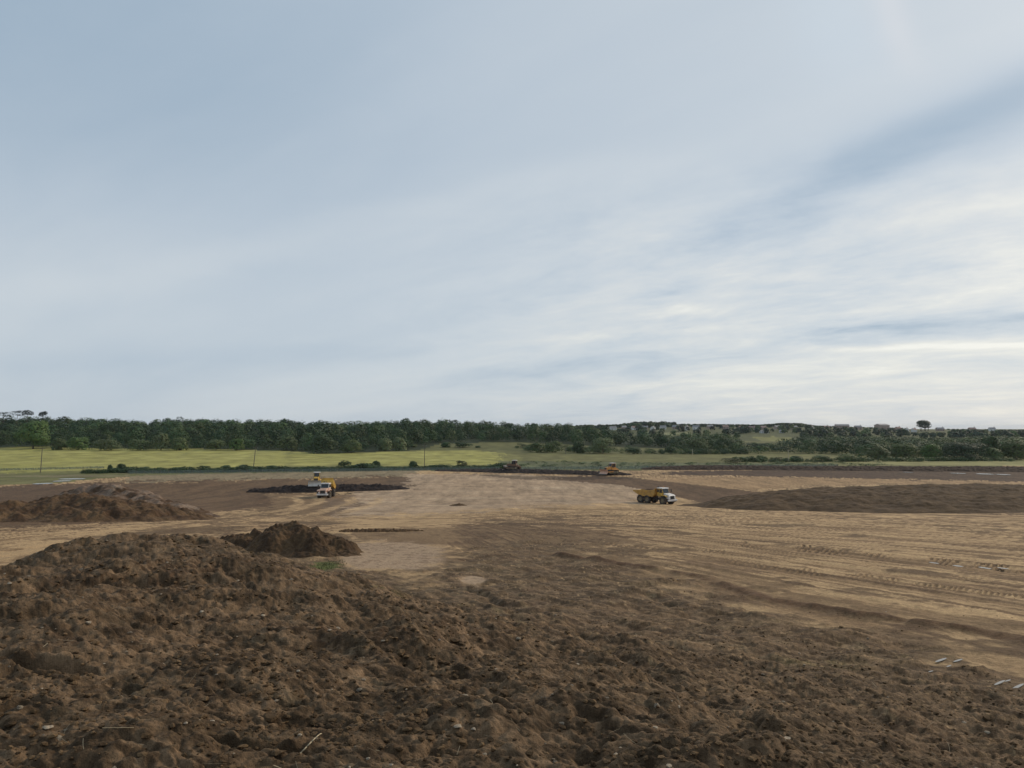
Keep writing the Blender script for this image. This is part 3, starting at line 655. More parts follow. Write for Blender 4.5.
# standing water
def water(quads):
    V_, F_ = [], []
    for (px, py, lx, ly, rz) in quads:
        x, y = hit(px, py); n = 12; b = len(V_)
        zz = max(ground_z(x + math.cos(t) * lx * .4, y + math.sin(t) * ly * .4) for t in np.linspace(0, 6.28, 7)) + .015 if y < 60 else float(Hb(x, y)) + CZ + .10
        for k in range(n):
            t = 2 * math.pi * k / n; w_ = 1 + .12 * math.sin(2 * t + px); a, c = math.cos(t) * lx / 2 * w_, math.sin(t) * ly / 2 * w_
            V_.append((x + a * math.cos(rz) - c * math.sin(rz), y + a * math.sin(rz) + c * math.cos(rz), zz))
        F_.append(list(range(b, b + n)))
    m = MB(); m.v = V_; m.f = [tuple(q) for q in F_]; return m
o = water([(941, 661, .62, .075, .62), (958, 662, .42, .07, .62), (931, 675, .16, .05, .5), (949, 668, .22, .05, .6), (1000, 690, .46, .075, .62), (1018, 693, .60, .075, .62), (1008, 686, .22, .05, .6)]).build('water', M['water']); tag(o, kind='structure')
o = water([(43, 484, 5.2, 4.5, 0), (72, 479.2, 7.5, 5, .2), (62, 481.4, 5, 4, 0), (958, 473.6, 4, 5, 0), (985, 474.3, 6, 5, 0), (1003, 474.8, 4, 5, 0), (908, 472.5, 3, 4, 0)]).build('water', M['water']); tag(o, kind='structure')
o = water([(958, 566, .3, .5, .5), (985, 568, .3, .6, .5), (934, 563, .25, .5, .5), (1003, 569, .25, .5, .5)]).build('water', M['water']); tag(o, kind='structure')

# ------------------------------------------------------------------ trees
print('trees...', round(time.time() - _t0, 1))
def crown_arrays(seed, lobes, nleaf, leaf, base, skirt=0.0, spread=0.16):
    """unit crown: centre at origin, about 1 wide and 1 tall (z -0.5..0.5)"""
    r = np.random.default_rng(seed); L = []
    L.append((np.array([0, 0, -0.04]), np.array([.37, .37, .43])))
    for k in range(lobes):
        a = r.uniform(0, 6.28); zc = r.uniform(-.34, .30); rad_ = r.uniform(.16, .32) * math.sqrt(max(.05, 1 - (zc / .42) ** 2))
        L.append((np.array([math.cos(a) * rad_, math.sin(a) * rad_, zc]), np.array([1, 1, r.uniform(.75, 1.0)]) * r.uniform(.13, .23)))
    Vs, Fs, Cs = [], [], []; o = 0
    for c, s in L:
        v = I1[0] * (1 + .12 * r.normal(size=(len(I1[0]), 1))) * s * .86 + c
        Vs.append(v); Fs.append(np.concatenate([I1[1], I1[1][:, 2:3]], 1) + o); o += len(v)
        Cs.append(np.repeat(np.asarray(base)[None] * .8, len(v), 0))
    w = np.array([s[0] * s[2] for c, s in L]); w /= w.sum()
    lv, lf, lc = [], [], []
    for k in r.choice(len(L), nleaf, p=w):
        c, s = L[k]; d = r.normal(size=3); d /= np.linalg.norm(d)
        if d[2] < -.5: d[2] *= -1
        p = c + d * s * r.uniform(.82, 1.0 + spread)
        nrm = d + r.normal(size=3) * .10; nrm[2] += .05; nrm /= np.linalg.norm(nrm)
        a = np.cross(nrm, r.normal(size=3)); a /= np.linalg.norm(a); b = np.cross(nrm, a)
        q = leaf * r.uniform(.6, 1.35); e = leaf * .3 * r.normal(size=3)
        lv += [p - a * q, p - b * q * .75 + e * .4, p + a * q, p + b * q * .75]
        lc += [np.asarray(base) * r.uniform(.88, 1.14) * np.array([r.uniform(.85, 1.2), 1, r.uniform(.8, 1.15)])] * 4
    n = len(lv) // 4; Vs.append(np.array(lv)); Fs.append(np.arange(4 * n).reshape(n, 4) + o); Cs.append(np.array(lc))
    V_ = np.concatenate(Vs)
    if skirt: V_[:, :2] *= (1 + skirt * np.clip(-V_[:, 2] / .5, 0, 1) ** 1.5)[:, None]
    return V_, np.concatenate(Fs), np.concatenate(Cs)
GREEN = {'mid': (0.100, 0.132, 0.050), 'bright': (0.095, 0.155, 0.045), 'dark': (0.056, 0.086, 0.034), 'pale': (0.120, 0.150, 0.066), 'blue': (0.040, 0.065, 0.036), 'brown': (0.105, 0.102, 0.045), 'ever': (0.034, 0.050, 0.024), 'w1': (0.050, 0.082, 0.030), 'w2': (0.066, 0.104, 0.038), 'w3': (0.032, 0.056, 0.023), 'w4': (0.072, 0.094, 0.038), 'hedge': (0.065, 0.098, 0.038)}
def tree(name, label, cat, px, Y, top, wpx, colr, nleaf=900, lobes=9, trunk=0.12, group=None, seed=0, leaf=None, depth=None, base_row=None):
    p = at(px, Y); h = max(rowz(top, Y) - (p.z - CZ), 1.2); w = wpx / F * Y * (1.22 if trunk < .09 else 1.1)
    root = empty(name, p, random.uniform(0, 6.28)); tag(root, label, cat, group)
    tz = h * trunk
    ch = h - tz * .6
    nleaf = int(nleaf * max(1, wpx / 13))
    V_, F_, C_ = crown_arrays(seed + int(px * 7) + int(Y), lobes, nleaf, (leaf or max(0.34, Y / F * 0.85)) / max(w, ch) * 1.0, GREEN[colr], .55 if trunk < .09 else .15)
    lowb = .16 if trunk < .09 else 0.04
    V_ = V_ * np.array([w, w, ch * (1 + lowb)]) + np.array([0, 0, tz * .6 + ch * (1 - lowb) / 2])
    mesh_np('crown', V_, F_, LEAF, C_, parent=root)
    m = MB(); r0 = max(.08, h * .022); a = Vector((0, 0, -.4)); b = Vector((0, 0, h * .45)); m.cyl(a, b, r0 * 1.3, r0 * .7, 9)
    for k in range(4):
        t = k * 1.6 + seed; s0 = Vector((0, 0, h * (.18 + .07 * k))); e = Vector((math.cos(t) * w * .28, math.sin(t) * w * .28, h * (.45 + .08 * k))); m.cyl(s0, e, r0 * .55, r0 * .2, 7)
    m.build('trunk', M['bark'], root, smooth=True)
    return root
# -- woodland on the left: one mass beyond the distinct front trees
htop = lambda px: np.interp(px, [-200, 0, 60, 130, 150, 175, 250, 330, 370, 400, 450, 480, 530, 580, 625, 650, 720, 760], [413, 415, 416, 417.6, 419.6, 417.2, 418, 420.6, 421, 418.6, 417.6, 419.2, 421, 422.4, 425.5, 429.5, 431.5, 432])
def woodland(name, label, pos, nleaf, leafm, cols, seed, protos=7):
    r = np.random.default_rng(seed); pr = {}
    Vs, Fs, Cs = [], [], []; o = 0
    for (x, Y, zg, h, w, c) in pos:
        key = (c, r.integers(protos))
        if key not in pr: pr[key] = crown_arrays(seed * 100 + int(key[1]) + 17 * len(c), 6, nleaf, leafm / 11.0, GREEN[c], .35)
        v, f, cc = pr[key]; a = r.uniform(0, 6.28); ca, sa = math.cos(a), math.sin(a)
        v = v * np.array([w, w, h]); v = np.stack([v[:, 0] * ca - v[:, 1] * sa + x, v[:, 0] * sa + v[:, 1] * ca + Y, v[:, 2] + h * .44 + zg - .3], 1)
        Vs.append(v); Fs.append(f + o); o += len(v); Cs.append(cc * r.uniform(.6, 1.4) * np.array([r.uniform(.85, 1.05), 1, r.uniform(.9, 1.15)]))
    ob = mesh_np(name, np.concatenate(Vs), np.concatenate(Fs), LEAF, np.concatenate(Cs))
    return tag(ob, label, 'woodland', kind='stuff')
r = np.random.default_rng(40); pos = []
def front_Y(px): return np.interp(px, [-200, 30, 70, 120, 280, 318, 350, 385, 420, 440, 500, 540, 620, 660, 760], [500, 494, 474, 468, 468, 432, 436, 458, 476, 540, 560, 560, 560, 560, 540])
for Y in np.arange(428, 700, 12):
    for x in np.arange(-Y * .82, Y * .32, 12):
        xx, yy = x + r.uniform(-5.5, 5.5), Y + r.uniform(-5.5, 5.5); px = 512 + F * xx / yy
        fy = front_Y(px)
        if yy < fy or px > 740: continue
        if px > 600 and yy > 640: continue
        back = yy - fy
        
        zg = float(Hb(xx, yy)); hmax = yy * (428 - htop(px)) / F - zg
        cap = 5.0 + r.uniform(0, 9) + min(back, 60) * .05 + max(0, min(back - 60, 80)) * .1
        h = min(hmax * r.uniform(.80, 1.14), cap)
        if h < 3.5: continue
        c = r.choice(['w1', 'w2', 'w3', 'w3', 'w4', 'w1'] if back > 12 else ['w1', 'w2', 'w3', 'w1', 'w3'])
        pos.append((xx, yy, zg + CZ, h, max(h, 9.5) * r.uniform(.85, 1.2), str(c)))
print('woodland trees', len(pos))
woodland('woodland', 'dense dark green broadleaf woodland along the skyline behind the ripening field', pos, 420, .40, None, 41)
# -- belt of trees on the right, ending below the far town
pos = []; r = np.random.default_rng(50)
rtop = lambda px: np.interp(px, [690, 740, 765, 800, 850, 900, 950, 985, 1024, 1200], [433, 437, 441, 434, 433.5, 434, 435.5, 433, 434, 432])
for Y in np.arange(372, 640, 12):
    for x in np.arange(Y * .22, Y * .82, 12):
        xx, yy = x + r.uniform(-3.5, 3.5), Y + r.uniform(-3.5, 3.5); px = 512 + F * xx / yy
        fy = np.interp(px, [600, 690, 740, 830, 850, 900, 1200], [484, 456, 442, 440, 388, 372, 365])
        if yy < fy: continue
        zg = float(Hb(xx, yy)); hm = -yy * (rtop(px) - 428) / F - zg
        if 735 < px < 800 and yy > 520: continue
        h = min(hm * r.uniform(.8, 1.02), r.uniform(4.5, 9.5) + (yy - fy) * .05)
        if h < 2.5: continue
        pos.append((xx, yy, zg + CZ, h, max(h, 7) * r.uniform(1.3, 2.1), str(r.choice(['mid', 'dark', 'blue', 'w2', 'mid', 'dark', 'w1']))))
for _ in range(170):
    px = r.uniform(505, 745); Y = r.uniform(440, 500) if px < 640 else r.uniform(436, 460); x = (px - 512) / F * Y
    if noi(np.array([x]), np.array([Y * .3]), 26, 1)[0] < -.12: continue
    h = r.uniform(1.5, 4.6); pos.append((x, Y, float(Hb(x, Y)) + CZ, h, h * r.uniform(1.2, 2.2), str(r.choice(['mid', 'dark', 'w1', 'w2', 'blue']))))
print('right belt', len(pos))
woodland('woodland', 'mixed green scrub and tree belt on the right below the distant town', pos, 380, .36, None, 51)
# -- far ridge: trees among the houses
pos = []; r = np.random.default_rng(60)
for k in range(1900):
    px = r.uniform(560, 1120); Y = r.uniform(900, 1900); x = (px - 512) / F * Y; zg = float(Hb(x, Y)); h = r.uniform(6, 12)
    tl = np.interp(px, [560, 620, 633, 655, 675, 700, 720, 760, 780, 800, 815, 860, 930, 1120], [424, 423.5, 420.5, 420.2, 423.3, 423, 423.5, 424, 422.2, 422.6, 425, 426.5, 428, 430])
    if 905 < px < 946: tl = 431.5
    if zg + h > Y * (428 - tl) / F: h = Y * (428 - tl) / F - zg
    if h < 3: continue
    if 1120 < Y < 1300 and r.uniform() < .55: continue
    if 740 < px < 800 and Y < 1060: continue
    if 612 < px < 728 and Y < 1290 and r.uniform() < .65: continue
    pos.append((x, Y, zg + CZ, h, h * r.uniform(.9, 1.4), str(r.choice(['dark', 'blue', 'ever', 'mid']))))
for px in np.arange(632, 676, 2.2): Y = 1480 + 30 * r.uniform(); x = (px - 512) / F * Y; zg = float(Hb(x, Y)); pos.append((x, Y, zg + CZ, Y * (428 - r.uniform(420.2, 421.5)) / F - zg, 13, 'ever'))
for px in np.arange(764, 812, 2.4): Y = 1480 + 30 * r.uniform(); x = (px - 512) / F * Y; zg = float(Hb(x, Y)); pos.append((x, Y, zg + CZ, max(5, Y * (428 - np.interp(px, [764, 780, 800, 812], [424.5, 422, 422.4, 425])) / F - zg), 12, 'ever'))
woodland('woodland', 'far dark trees scattered along the town ridge on the horizon', pos, 130, 1.25, None, 61)

# -- distinct trees and bushes
EDGE = 'bushes along the foot of the left woodland'
T = tree
T('broadleaf_tree', 'tall broad bright green tree at the left edge, behind the leftmost utility pole', 'tree', 33, 482, 418.2, 33, 'bright', 1900, 14, .1)
for px, w, top, lab, c in (
    (59, 15, 437, 'rounded bush just right of the tall bright green tree at the wood edge', 'mid'),
    (78, 21, 436, 'broad bush second to the right of the tall bright green tree', 'bright'),
    (107, 26, 438, 'low wide pale green bush at the wood edge above the forked shrub', 'pale'),
    (140, 22, 438.5, 'low wide bush at the wood edge right of the wide pale one', 'mid'),
    (161, 17, 432, 'taller pale rounded tree at the wood edge left of the second utility pole', 'pale'),
    (180, 17, 436, 'rounded mid green bush beside the taller pale tree at the wood edge', 'mid'),
    (216, 20, 438, 'wide bush at the wood edge some way left of the second utility pole', 'mid'),
    (236, 15, 437, 'bush at the wood edge just left of the second utility pole', 'bright')):
    T('bush', lab, 'bush', px, 462 if px > 90 else 470, top, w, c, 800, 8, .06, EDGE)
for px, Y, w, top, lab, c in (
    (286, 462, 22, 433, 'tall rounded tree at the wood edge right of the second utility pole', 'mid'),
    (322, 424, 26, 434, 'large round tree jutting into the field above the truck facing the camera', 'dark'),
    (351, 430, 20, 438, 'second round tree jutting into the field, right of the largest one', 'mid'),
    (385, 452, 15, 437, 'pale rounded tree at the wood edge left of the third utility pole', 'pale'),
    (399, 460, 15, 436.5, 'paler twin tree standing nearer the third utility pole', 'pale')):
    T('broadleaf_tree', lab, 'tree', px, Y, top, w, c, 1000, 10, .06, 'trees along the foot of the left woodland')
for px, Y, w, top, lab, c in (
    (413, 500, 8, 443.5, 'small bush on the far green strip just left of the third utility pole', 'mid'),
    (446, 498, 10, 441.5, 'small upright bush on the far green strip right of the third utility pole', 'dark'),
    (463, 496, 16, 442, 'wide dark bush beside the small upright one on the far green strip', 'dark'),
    (478, 496, 5, 447, 'tiny bush to the right of the wide dark one on the far strip', 'dark'),
    (537, 442, 14, 441.5, 'leftmost of the rounded bushes on the meadow behind the dark bulldozer', 'mid'),
    (553, 440, 19, 440.5, 'broad rounded bush, second from left on the meadow beyond the site', 'mid'),
    (578, 438, 12, 440, 'dark upright bush left of the large pale meadow bush', 'dark'),
    (603, 436, 29, 436, 'large pale spreading bush on the meadow above the orange bulldozer', 'pale'),
    (634, 440, 17, 447, 'low dark bush right of the large pale meadow bush', 'dark'),
    (671, 445, 15, 446, 'dark low bush left of the thin pale post in the meadow', 'dark'),
    (697, 470, 26, 438, 'big rounded tree behind the thin pale post in the meadow', 'mid'),
    (727, 480, 20, 436, 'dark rounded tree in the meadow hedge right of the big rounded one', 'dark')):
    T('bush', lab, 'bush', px, Y, top, w, c, 850, 9, .06, 'bushes on the meadow beyond the site')
for px, w, top, lab, c in (
    (741, 15, 456.5, 'low spreading bush at the left end of the right fence side hedge', 'mid'),
    (762, 13, 455, 'low rounded bush left of the fourth utility pole', 'mid'),
    (777, 9, 457, 'low olive bush against the fourth utility pole', 'brown'),
    (797, 13, 455.5, 'dark rounded bush just right of the fourth utility pole', 'dark'),
    (820, 18, 454.5, 'dark bush midway between the fourth pole and the pale thicket', 'dark'),
    (846, 20, 452.5, 'broad pale green bush at the left end of the tall thicket', 'pale')):
    T('bush', lab, 'bush', px, 348, top, w, c, 700, 8, .05, 'bushes behind the fence on the right')
for px, Y, w, top, lab, c in (
    (878, 372, 24, 446, 'pale twiggy bush in front of the tree belt left of the domed tree', 'pale'),
    (905, 378, 26, 441, 'bushy mid green tree in the belt below and left of the domed tree', 'mid'),
    (932, 372, 22, 443, 'bushy bright tree in the belt right below the domed tree', 'bright'),
    (963, 360, 40, 440.5, 'large dark dome shaped bush standing forward in the right tree belt', 'blue'),
    (990, 372, 20, 435, 'tall dark tree rising behind the large dark dome shaped bush', 'dark'),
    (994, 362, 17, 447, 'small bush right of the large dark dome shaped bush', 'mid'),
    (1016, 366, 30, 438, 'broad green tree cut by the right edge of the picture', 'mid')):
    T('broadleaf_tree', lab, 'tree', px, Y, top, w, c, 1300, 11, .05, 'trees at the front of the right tree belt')
# field edge shrubs along the fence
for px, Y, w, top, lab, c in (
    (110, 264, 5, 464.5, 'small dark shrub left of the forked shrub by the fence', 'dark'),
    (121, 264, 9, 462.8, 'tall forked dark shrub by the fence above the spoil ridge', 'dark'),
    (146, 270, 10, 466.5, 'low shrub by the fence right of the forked shrub', 'mid'),
    (160, 272, 8, 466.8, 'rounded low shrub by the fence, third from the forked shrub', 'mid'),
    (205, 276, 11, 465.3, 'low dark shrub by the fence left of the second utility pole', 'dark'),
    (226, 278, 9, 464.8, 'dark shrub by the fence a little left of the second utility pole', 'dark'),
    (243, 279, 15, 464.2, 'widest dark shrub by the fence beside the second utility pole', 'dark'),
    (271, 282, 12, 465, 'low shrub by the fence right of the second utility pole', 'dark'),
    (345, 288, 14, 459.5, 'large dark shrub by the fence right of the truck facing the camera', 'dark'),
    (376, 290, 9, 460, 'dark shrub by the fence midway between truck and third pole', 'dark'),
    (413, 293, 9, 460.3, 'twin topped shrub by the fence just left of the third utility pole', 'dark'),
    (462, 296, 11, 460, 'lone brownish shrub by the fence right of the third utility pole', 'brown'),
    (730, 330, 22, 457.5, 'broad olive shrub by the fence behind the parked truck', 'brown')):
    T('shrub', lab, 'shrub', px, Y, top, w, c, 420, 7, .08, 'shrubs along the field edge by the fence')
# flat topped pines on the left skyline
def pine(px, Y, top, under, w, lab, lean):
    p = at(px, Y); h = rowz(top, Y) - (p.z - CZ); ww = w / F * Y; root = empty('pine_tree', p); tag(root, lab, 'pine tree', 'flat topped pines on the left skyline')
    u = rowz(under, Y) - (p.z - CZ); ch = h - u
    V_, F_, C_ = crown_arrays(int(px) + 300, 8, 420, .42 / max(ww, ch) * 1.2, GREEN['ever'])
    k = np.random.default_rng(int(px))
    V_ = V_ * np.array([ww, ww * .7, ch * 1.1]) + np.array([lean, 0, u + ch / 2]); mesh_np('crown', V_, F_, LEAF, C_ * .6, parent=root)
    m = MB(); m.cyl((0, 0, -.3), (lean * .6, 0, u * .8), .35, .22, 9); m.cyl((lean * .6, 0, u * .8), (lean, 0, u + ch * .5), .22, .12, 9)
    for s_ in (-1, 1): m.cyl((lean * .55, 0, u * .76), (lean + s_ * ww * .3, 0, u + ch * .35), .14, .07, 7)
    m.build('trunk', M['bark'], root, smooth=True)
pine(2, 600, 411.6, 417.5, 22, 'flat topped pine at the far left edge of the skyline', 1.0)
pine(15, 604, 410.6, 416.5, 18, 'leaning flat topped pine, second from the left on the skyline', 1.6)
pine(26, 600, 409.6, 417.0, 14, 'tallest flat topped pine, third from the left on the skyline', 0.4)
pine(41, 604, 411.4, 417.0, 11, 'small separate pine rightmost of the skyline pines', 0.8)
# domed clump on the horizon, several stems under one crown
p = at(924, 1250); top = rowz(418.4, 1250) - (p.z - CZ); w = 17 / F * 1250
root = empty('domed_tree', p); tag(root, 'lone dome shaped tree with several stems on the right horizon', 'tree')
V_, F_, C_ = crown_arrays(77, 10, 1300, 1.0 / 22, GREEN['ever']); V_[:, 2] = np.where(V_[:, 2] < -.15, -.15 + (V_[:, 2] + .15) * .5, V_[:, 2])
hh = top; V_ = V_ * np.array([w, w, hh * .92]) + np.array([0, 0, hh * .49]); mesh_np('crown', V_, F_, LEAF, C_, parent=root)
for k, dx in enumerate((-7.5, -3.5, .5, 4, 7.5)):
    MB().cyl((dx * .8, (k % 2) * 2 - 1, -.5), (dx, (k % 2) * 2 - 1, hh * .6), .55, .35, 9).build('trunk', M['bark'], root, smooth=True)

# rough grass and weeds along the fence line
r = np.random.default_rng(70); pos = []
for _ in range(1450):
    px = r.uniform(84, 505); Y = np.interp(px, [84, 130, 310, 500], [258, 262, 274, 288]) + r.uniform(-3, 8); x = (px - 512) / F * Y
    h = r.uniform(.7, 1.8) + 1.9 * max(0, noi(np.array([x]), np.array([0.]), 13, 1)[0])
    pos.append((x, Y, float(Hb(x, Y)) + CZ, h, h * r.uniform(1.2, 2.2), str(r.choice(['hedge', 'dark', 'hedge', 'w3']))))
for _ in range(420):
    px = r.uniform(728, 1010); Y = np.interp(px, [728, 850, 1010], [344, 346, 352]) + r.uniform(-3, 8); x = (px - 512) / F * Y; h = r.uniform(1.0, 2.6) + .9 * noi(np.array([x]), np.array([3.]), 9, 0)[0]
    if h > .6: pos.append((x, Y, float(Hb(x, Y)) + CZ, h, h * r.uniform(1.3, 2.2), str(r.choice(['dark', 'w2', 'mid', 'w1']))))
for _ in range(260):
    px = r.uniform(520, 880); Y = r.uniform(300, 338); x = (px - 512) / F * Y; h = r.uniform(.5, 1.3)
    pos.append((x, Y, float(Hb(x, Y)) + CZ, h, h * r.uniform(2, 4.5), str(r.choice(['mid', 'w2', 'pale']))))
o = woodland('hedge_growth', 'low continuous bramble and weed growth along the boundary fence', pos, 70, .75, None, 71, 4); o['category'] = 'undergrowth'
# ------------------------------------------------------------------ fence, poles
def netting_mat():
    m, nt, b = new_mat('netting'); N, L = nt.nodes, nt.links
    b.inputs['Base Color'].default_value = (0.20, 0.245, 0.215, 1); b.inputs['Roughness'].default_value = .8
    tc = N.new('ShaderNodeTexCoord'); n = N.new('ShaderNodeTexNoise'); n.inputs['Scale'].default_value = 2.5; n.inputs['Detail'].default_value = 4
    L.new(tc.outputs['Object'], n.inputs['Vector']); mr = N.new('ShaderNodeMapRange'); mr.inputs['From Min'].default_value = .35; mr.inputs['From Max'].default_value = .65
    mr.inputs['To Min'].default_value = .15; mr.inputs['To Max'].default_value = .6; L.new(n.outputs['Fac'], mr.inputs['Value']); L.new(mr.outputs[0], b.inputs['Alpha'])
    return m
NET = netting_mat()
def fence(px0, Y0, px1, Y1, n, h, label):
    a, b = at(px0, Y0), at(px1, Y1); root = empty('mesh_fence', a); tag(root, label, 'fence', 'mesh fences along the site boundary')
    P = [a.lerp(b, k / n) for k in range(n + 1)]
    P = [Vector((q.x, q.y, float(Hb(q.x, q.y)) + CZ)) - a for q in P]
    m = MB()
    for q, s in zip(P[:-1], P[1:]):
        hq, hs = h * random.uniform(.9, 1.03), h * random.uniform(.9, 1.03)
        d = Vector((0, .03, 0))
        m.add([q + Vector((0, 0, .05)), s + Vector((0, 0, .05)), s + Vector((0, 0, hs)), q + Vector((0, 0, hq)), q + d + Vector((0, 0, .05)), s + d + Vector((0, 0, .05)), s + d + Vector((0, 0, hs)), q + d + Vector((0, 0, hq))],
              [(0, 1, 2, 3), (7, 6, 5, 4), (3, 2, 6, 7), (0, 4, 5, 1), (0, 3, 7, 4), (1, 5, 6, 2)])
    m.build('netting', NET, root)
    for q in P:
        MB().cyl(q + Vector((0, -.06, -.3)), q + Vector((0, -.06, h + .12)), .05, .045, 8).build('post', M['wood'], root)
fence(128, 254, 500, 279, 50, 1.2, 'grey green mesh fence along the field edge behind the left truck')
fence(521, 281, 838, 298, 46, 1.2, 'grey green mesh fence along the meadow behind the orange bulldozer')
fence(-60, 262, 104, 290, 22, .9, 'low mesh fence at the far left beyond the stockpile')
def pole(px, Y, top, label, lean=0.0, arm=True, mat='wood', r0=.15):
    p = at(px, Y); h = rowz(top, Y) - (p.z - CZ); root = empty('utility_pole', p); root.rotation_euler = (0, lean, .3)
    tag(root, label, 'utility pole', 'utility poles along the field')
    MB().cyl((0, 0, -.5), (0, 0, h), r0, r0 * .7, 10).build('pole', M[mat], root, smooth=False)
    if arm:
        MB().box((0, .16, h - .45), (1.7, .1, .12)).build('crossarm', M['wood'], root)
        for s in (-.75, 0, .75): MB().cyl((s, .16, h - .39), (s, .16, h - .15), .06, .04, 8).build('insulator', M['ceramic'], root)
pole(40.5, 262, 447.5, 'leftmost utility pole, slightly leaning, at the near edge of the left field', R(2))
pole(253.5, 297, 446.8, 'second utility pole from the left, leaning, above the black windrow', R(5))
pole(424.5, 306, 444.8, 'third utility pole from the left, upright, standing before the pale end of the field')
pole(565.5, 420, 447.8, 'short thin utility pole between two round meadow bushes', 0, False, 'wood', .14)
pole(788.5, 345, 449.5, 'fourth utility pole, thin and pale, above the low bushes on the right', 0, True, 'palewood', .13)
p = at(692.5, 430); h = rowz(449, 430) - (p.z - CZ); o = MB().cyl((0, 0, -.3), (0, 0, h), .12, .1, 8).build('thin_post', M['palewood']); o.location = p
tag(o, 'thin pale post standing in front of the big rounded meadow tree', 'post')

# ------------------------------------------------------------------ far town
def house(px, Y, w, d, hw, hr, wall, roof, label, rz=0.0, chim=True, name='house', group='houses of the distant town'):
    k_ = .74 if name == 'house' else .92; w, d, hw, hr = w * k_, d * k_, hw * k_, hr * k_; rz += random.uniform(-.5, .5)
    p = at(px, Y); root = empty(name, p, rz); tag(root, label, 'house' if name == 'house' else 'building', group)
    m = MB().box((0, 0, hw / 2 - .5), (w, d, hw + 1)); m.add([(-w / 2, -d / 2, hw), (-w / 2, d / 2, hw), (-w / 2, 0, hw + hr * .97)], [(0, 1, 2)]); m.add([(w / 2, -d / 2, hw), (w / 2, d / 2, hw), (w / 2, 0, hw + hr * .97)], [(0, 1, 2)])
    m.build('wall', M[wall], root)
    m = MB(); e = .4; t = .22
    for s in (-1, 1):
        m.add([(-w / 2 - e, s * (d / 2 + e), hw - .25), (w / 2 + e, s * (d / 2 + e), hw - .25), (w / 2 + e, 0, hw + hr), (-w / 2 - e, 0, hw + hr), (-w / 2 - e, s * (d / 2 + e), hw - .25 + t), (w / 2 + e, s * (d / 2 + e), hw - .25 + t), (w / 2 + e, 0, hw + hr + t), (-w / 2 - e, 0, hw + hr + t)],
              [(0, 1, 2, 3), (7, 6, 5, 4), (0, 4, 5, 1), (1, 5, 6, 2), (2, 6, 7, 3), (3, 7, 4, 0)])
    rf = m.build('roof', M[roof], root)
    if chim: MB().box((w * .38, 0, hw + hr + .5), (.7, .9, 1.8)).build('chimney', M['brick'], rf)
    nw = max(2, int(w / 3.5))
    for k in range(nw):
        for fz in ((1.5, 4.1) if hw > 4.4 else (1.5,)):
            MB().box((-w / 2 + w * (k + .5) / nw, -d / 2 - .03, fz), (1.2, .1, 1.2)).build('window', M['glass'], root)
H = house
H(613, 1240, 14, 8, 5, 3, 'render', 'slate', 'pale house with grey roof at the left end of the distant town', .2)
H(624, 1260, 10, 8, 5, 3, 'brick', 'slate', 'grey roofed brick house second from the left in the distant town', -.1)
H(634, 1230, 12, 8, 5, 3, 'render', 'tile', 'red roofed house below the dark ridge trees, left part of the town', .1)
H(645, 1230, 12, 8, 5, 3, 'brick', 'slate', 'grey roofed house left of the bright white gable on the ridge', .3)
H(653, 1190, 7, 9, 6, 3, 'render', 'slate', 'small bright white gabled house standing out on the ridge', 1.4)
H(663, 1240, 13, 8, 5, 3, 'render', 'slate', 'grey roofed terrace house right of the bright white gable', 0)
H(676, 1250, 15, 8, 5, 3.4, 'brick', 'slate', 'long slate roofed house in the middle of the ridge', -.2)
H(687, 1200, 9, 8, 6.5, 3, 'render', 'slate', 'tall white house second brightest on the ridge, right of the middle', 1.2)
H(696, 1230, 14, 8, 5.5, 3, 'render', 'slate', 'pale long house just right of the tall white one', .1)
H(710, 1260, 14, 8, 5, 3, 'brick', 'slate', 'dark roofed house left of the red roofed estate', .1)
H(725, 1250, 14, 8, 5, 3, 'brick', 'tile', 'brown house at the left end of the red roofed estate', 0)
H(741, 1220, 12, 8, 5, 3, 'brick', 'tile', 'red roofed house in the estate above the yellow far field', .2)
H(752, 1210, 13, 8, 5, 3, 'brick', 'tile', 'red brick house directly above the left of the yellow far field', -.1)
H(763, 1220, 13, 8, 5, 3, 'brick', 'tile', 'red brick house behind the long white shed', .1)
H(764, 1100, 12, 7, 2.8, 1.4, 'render', 'slate', 'long low white shed just above the yellow far field', 0, False, 'shed')
H(782, 1110, 8, 6, 3, 1.6, 'render', 'slate', 'small white shed right of the long low one', 0, False, 'shed')
H(777, 1240, 14, 8, 5, 3, 'brick', 'slate', 'grey roofed house under the wooded top of the ridge', .1)
H(794, 1230, 14, 8, 5, 3, 'brick', 'slate', 'slate roofed house under the right slope of the wooded top', -.1)
H(812, 1220, 8, 8, 5.5, 3, 'render', 'slate', 'white ended house where the wooded top meets the skyline', 1.3)
H(826, 1230, 14, 8, 5, 3, 'brick', 'tile', 'brick house left of the long flat block on the skyline', 0)
H(842, 1230, 22, 10, 7, 2.2, 'brick', 'slate', 'long dark flat topped block on the skyline left of the broad school like one', 0, False, 'building')
H(858, 1240, 14, 8, 5.5, 3, 'brick', 'slate', 'dark roofed house between the two long blocks on the skyline', 0)
H(882, 1220, 25, 12, 9.5, 2.2, 'brick', 'slate', 'broad dark long building on the skyline left of the domed tree', 0, False, 'building')
H(898, 1230, 12, 8, 6.0, 3, 'brick', 'tile', 'brick house close to the right of the broad dark building', .1)
H(907, 1210, 8, 8, 5, 3, 'render', 'slate', 'little white gabled house left of the domed tree', 1.3)
H(914, 1200, 9, 8, 5, 3, 'render', 'tile', 'pale house directly left of the foot of the domed tree', .5)
H(940, 1260, 16, 8, 5, 3, 'brick', 'slate', 'dark house right of the foot of the domed tree', 0)
H(972, 1260, 14, 8, 5, 3, 'brick', 'tile', 'red roofed house on the far right horizon', .2)
H(992, 1260, 12, 8, 5, 3, 'render', 'slate', 'pale house on the far right horizon', .2)

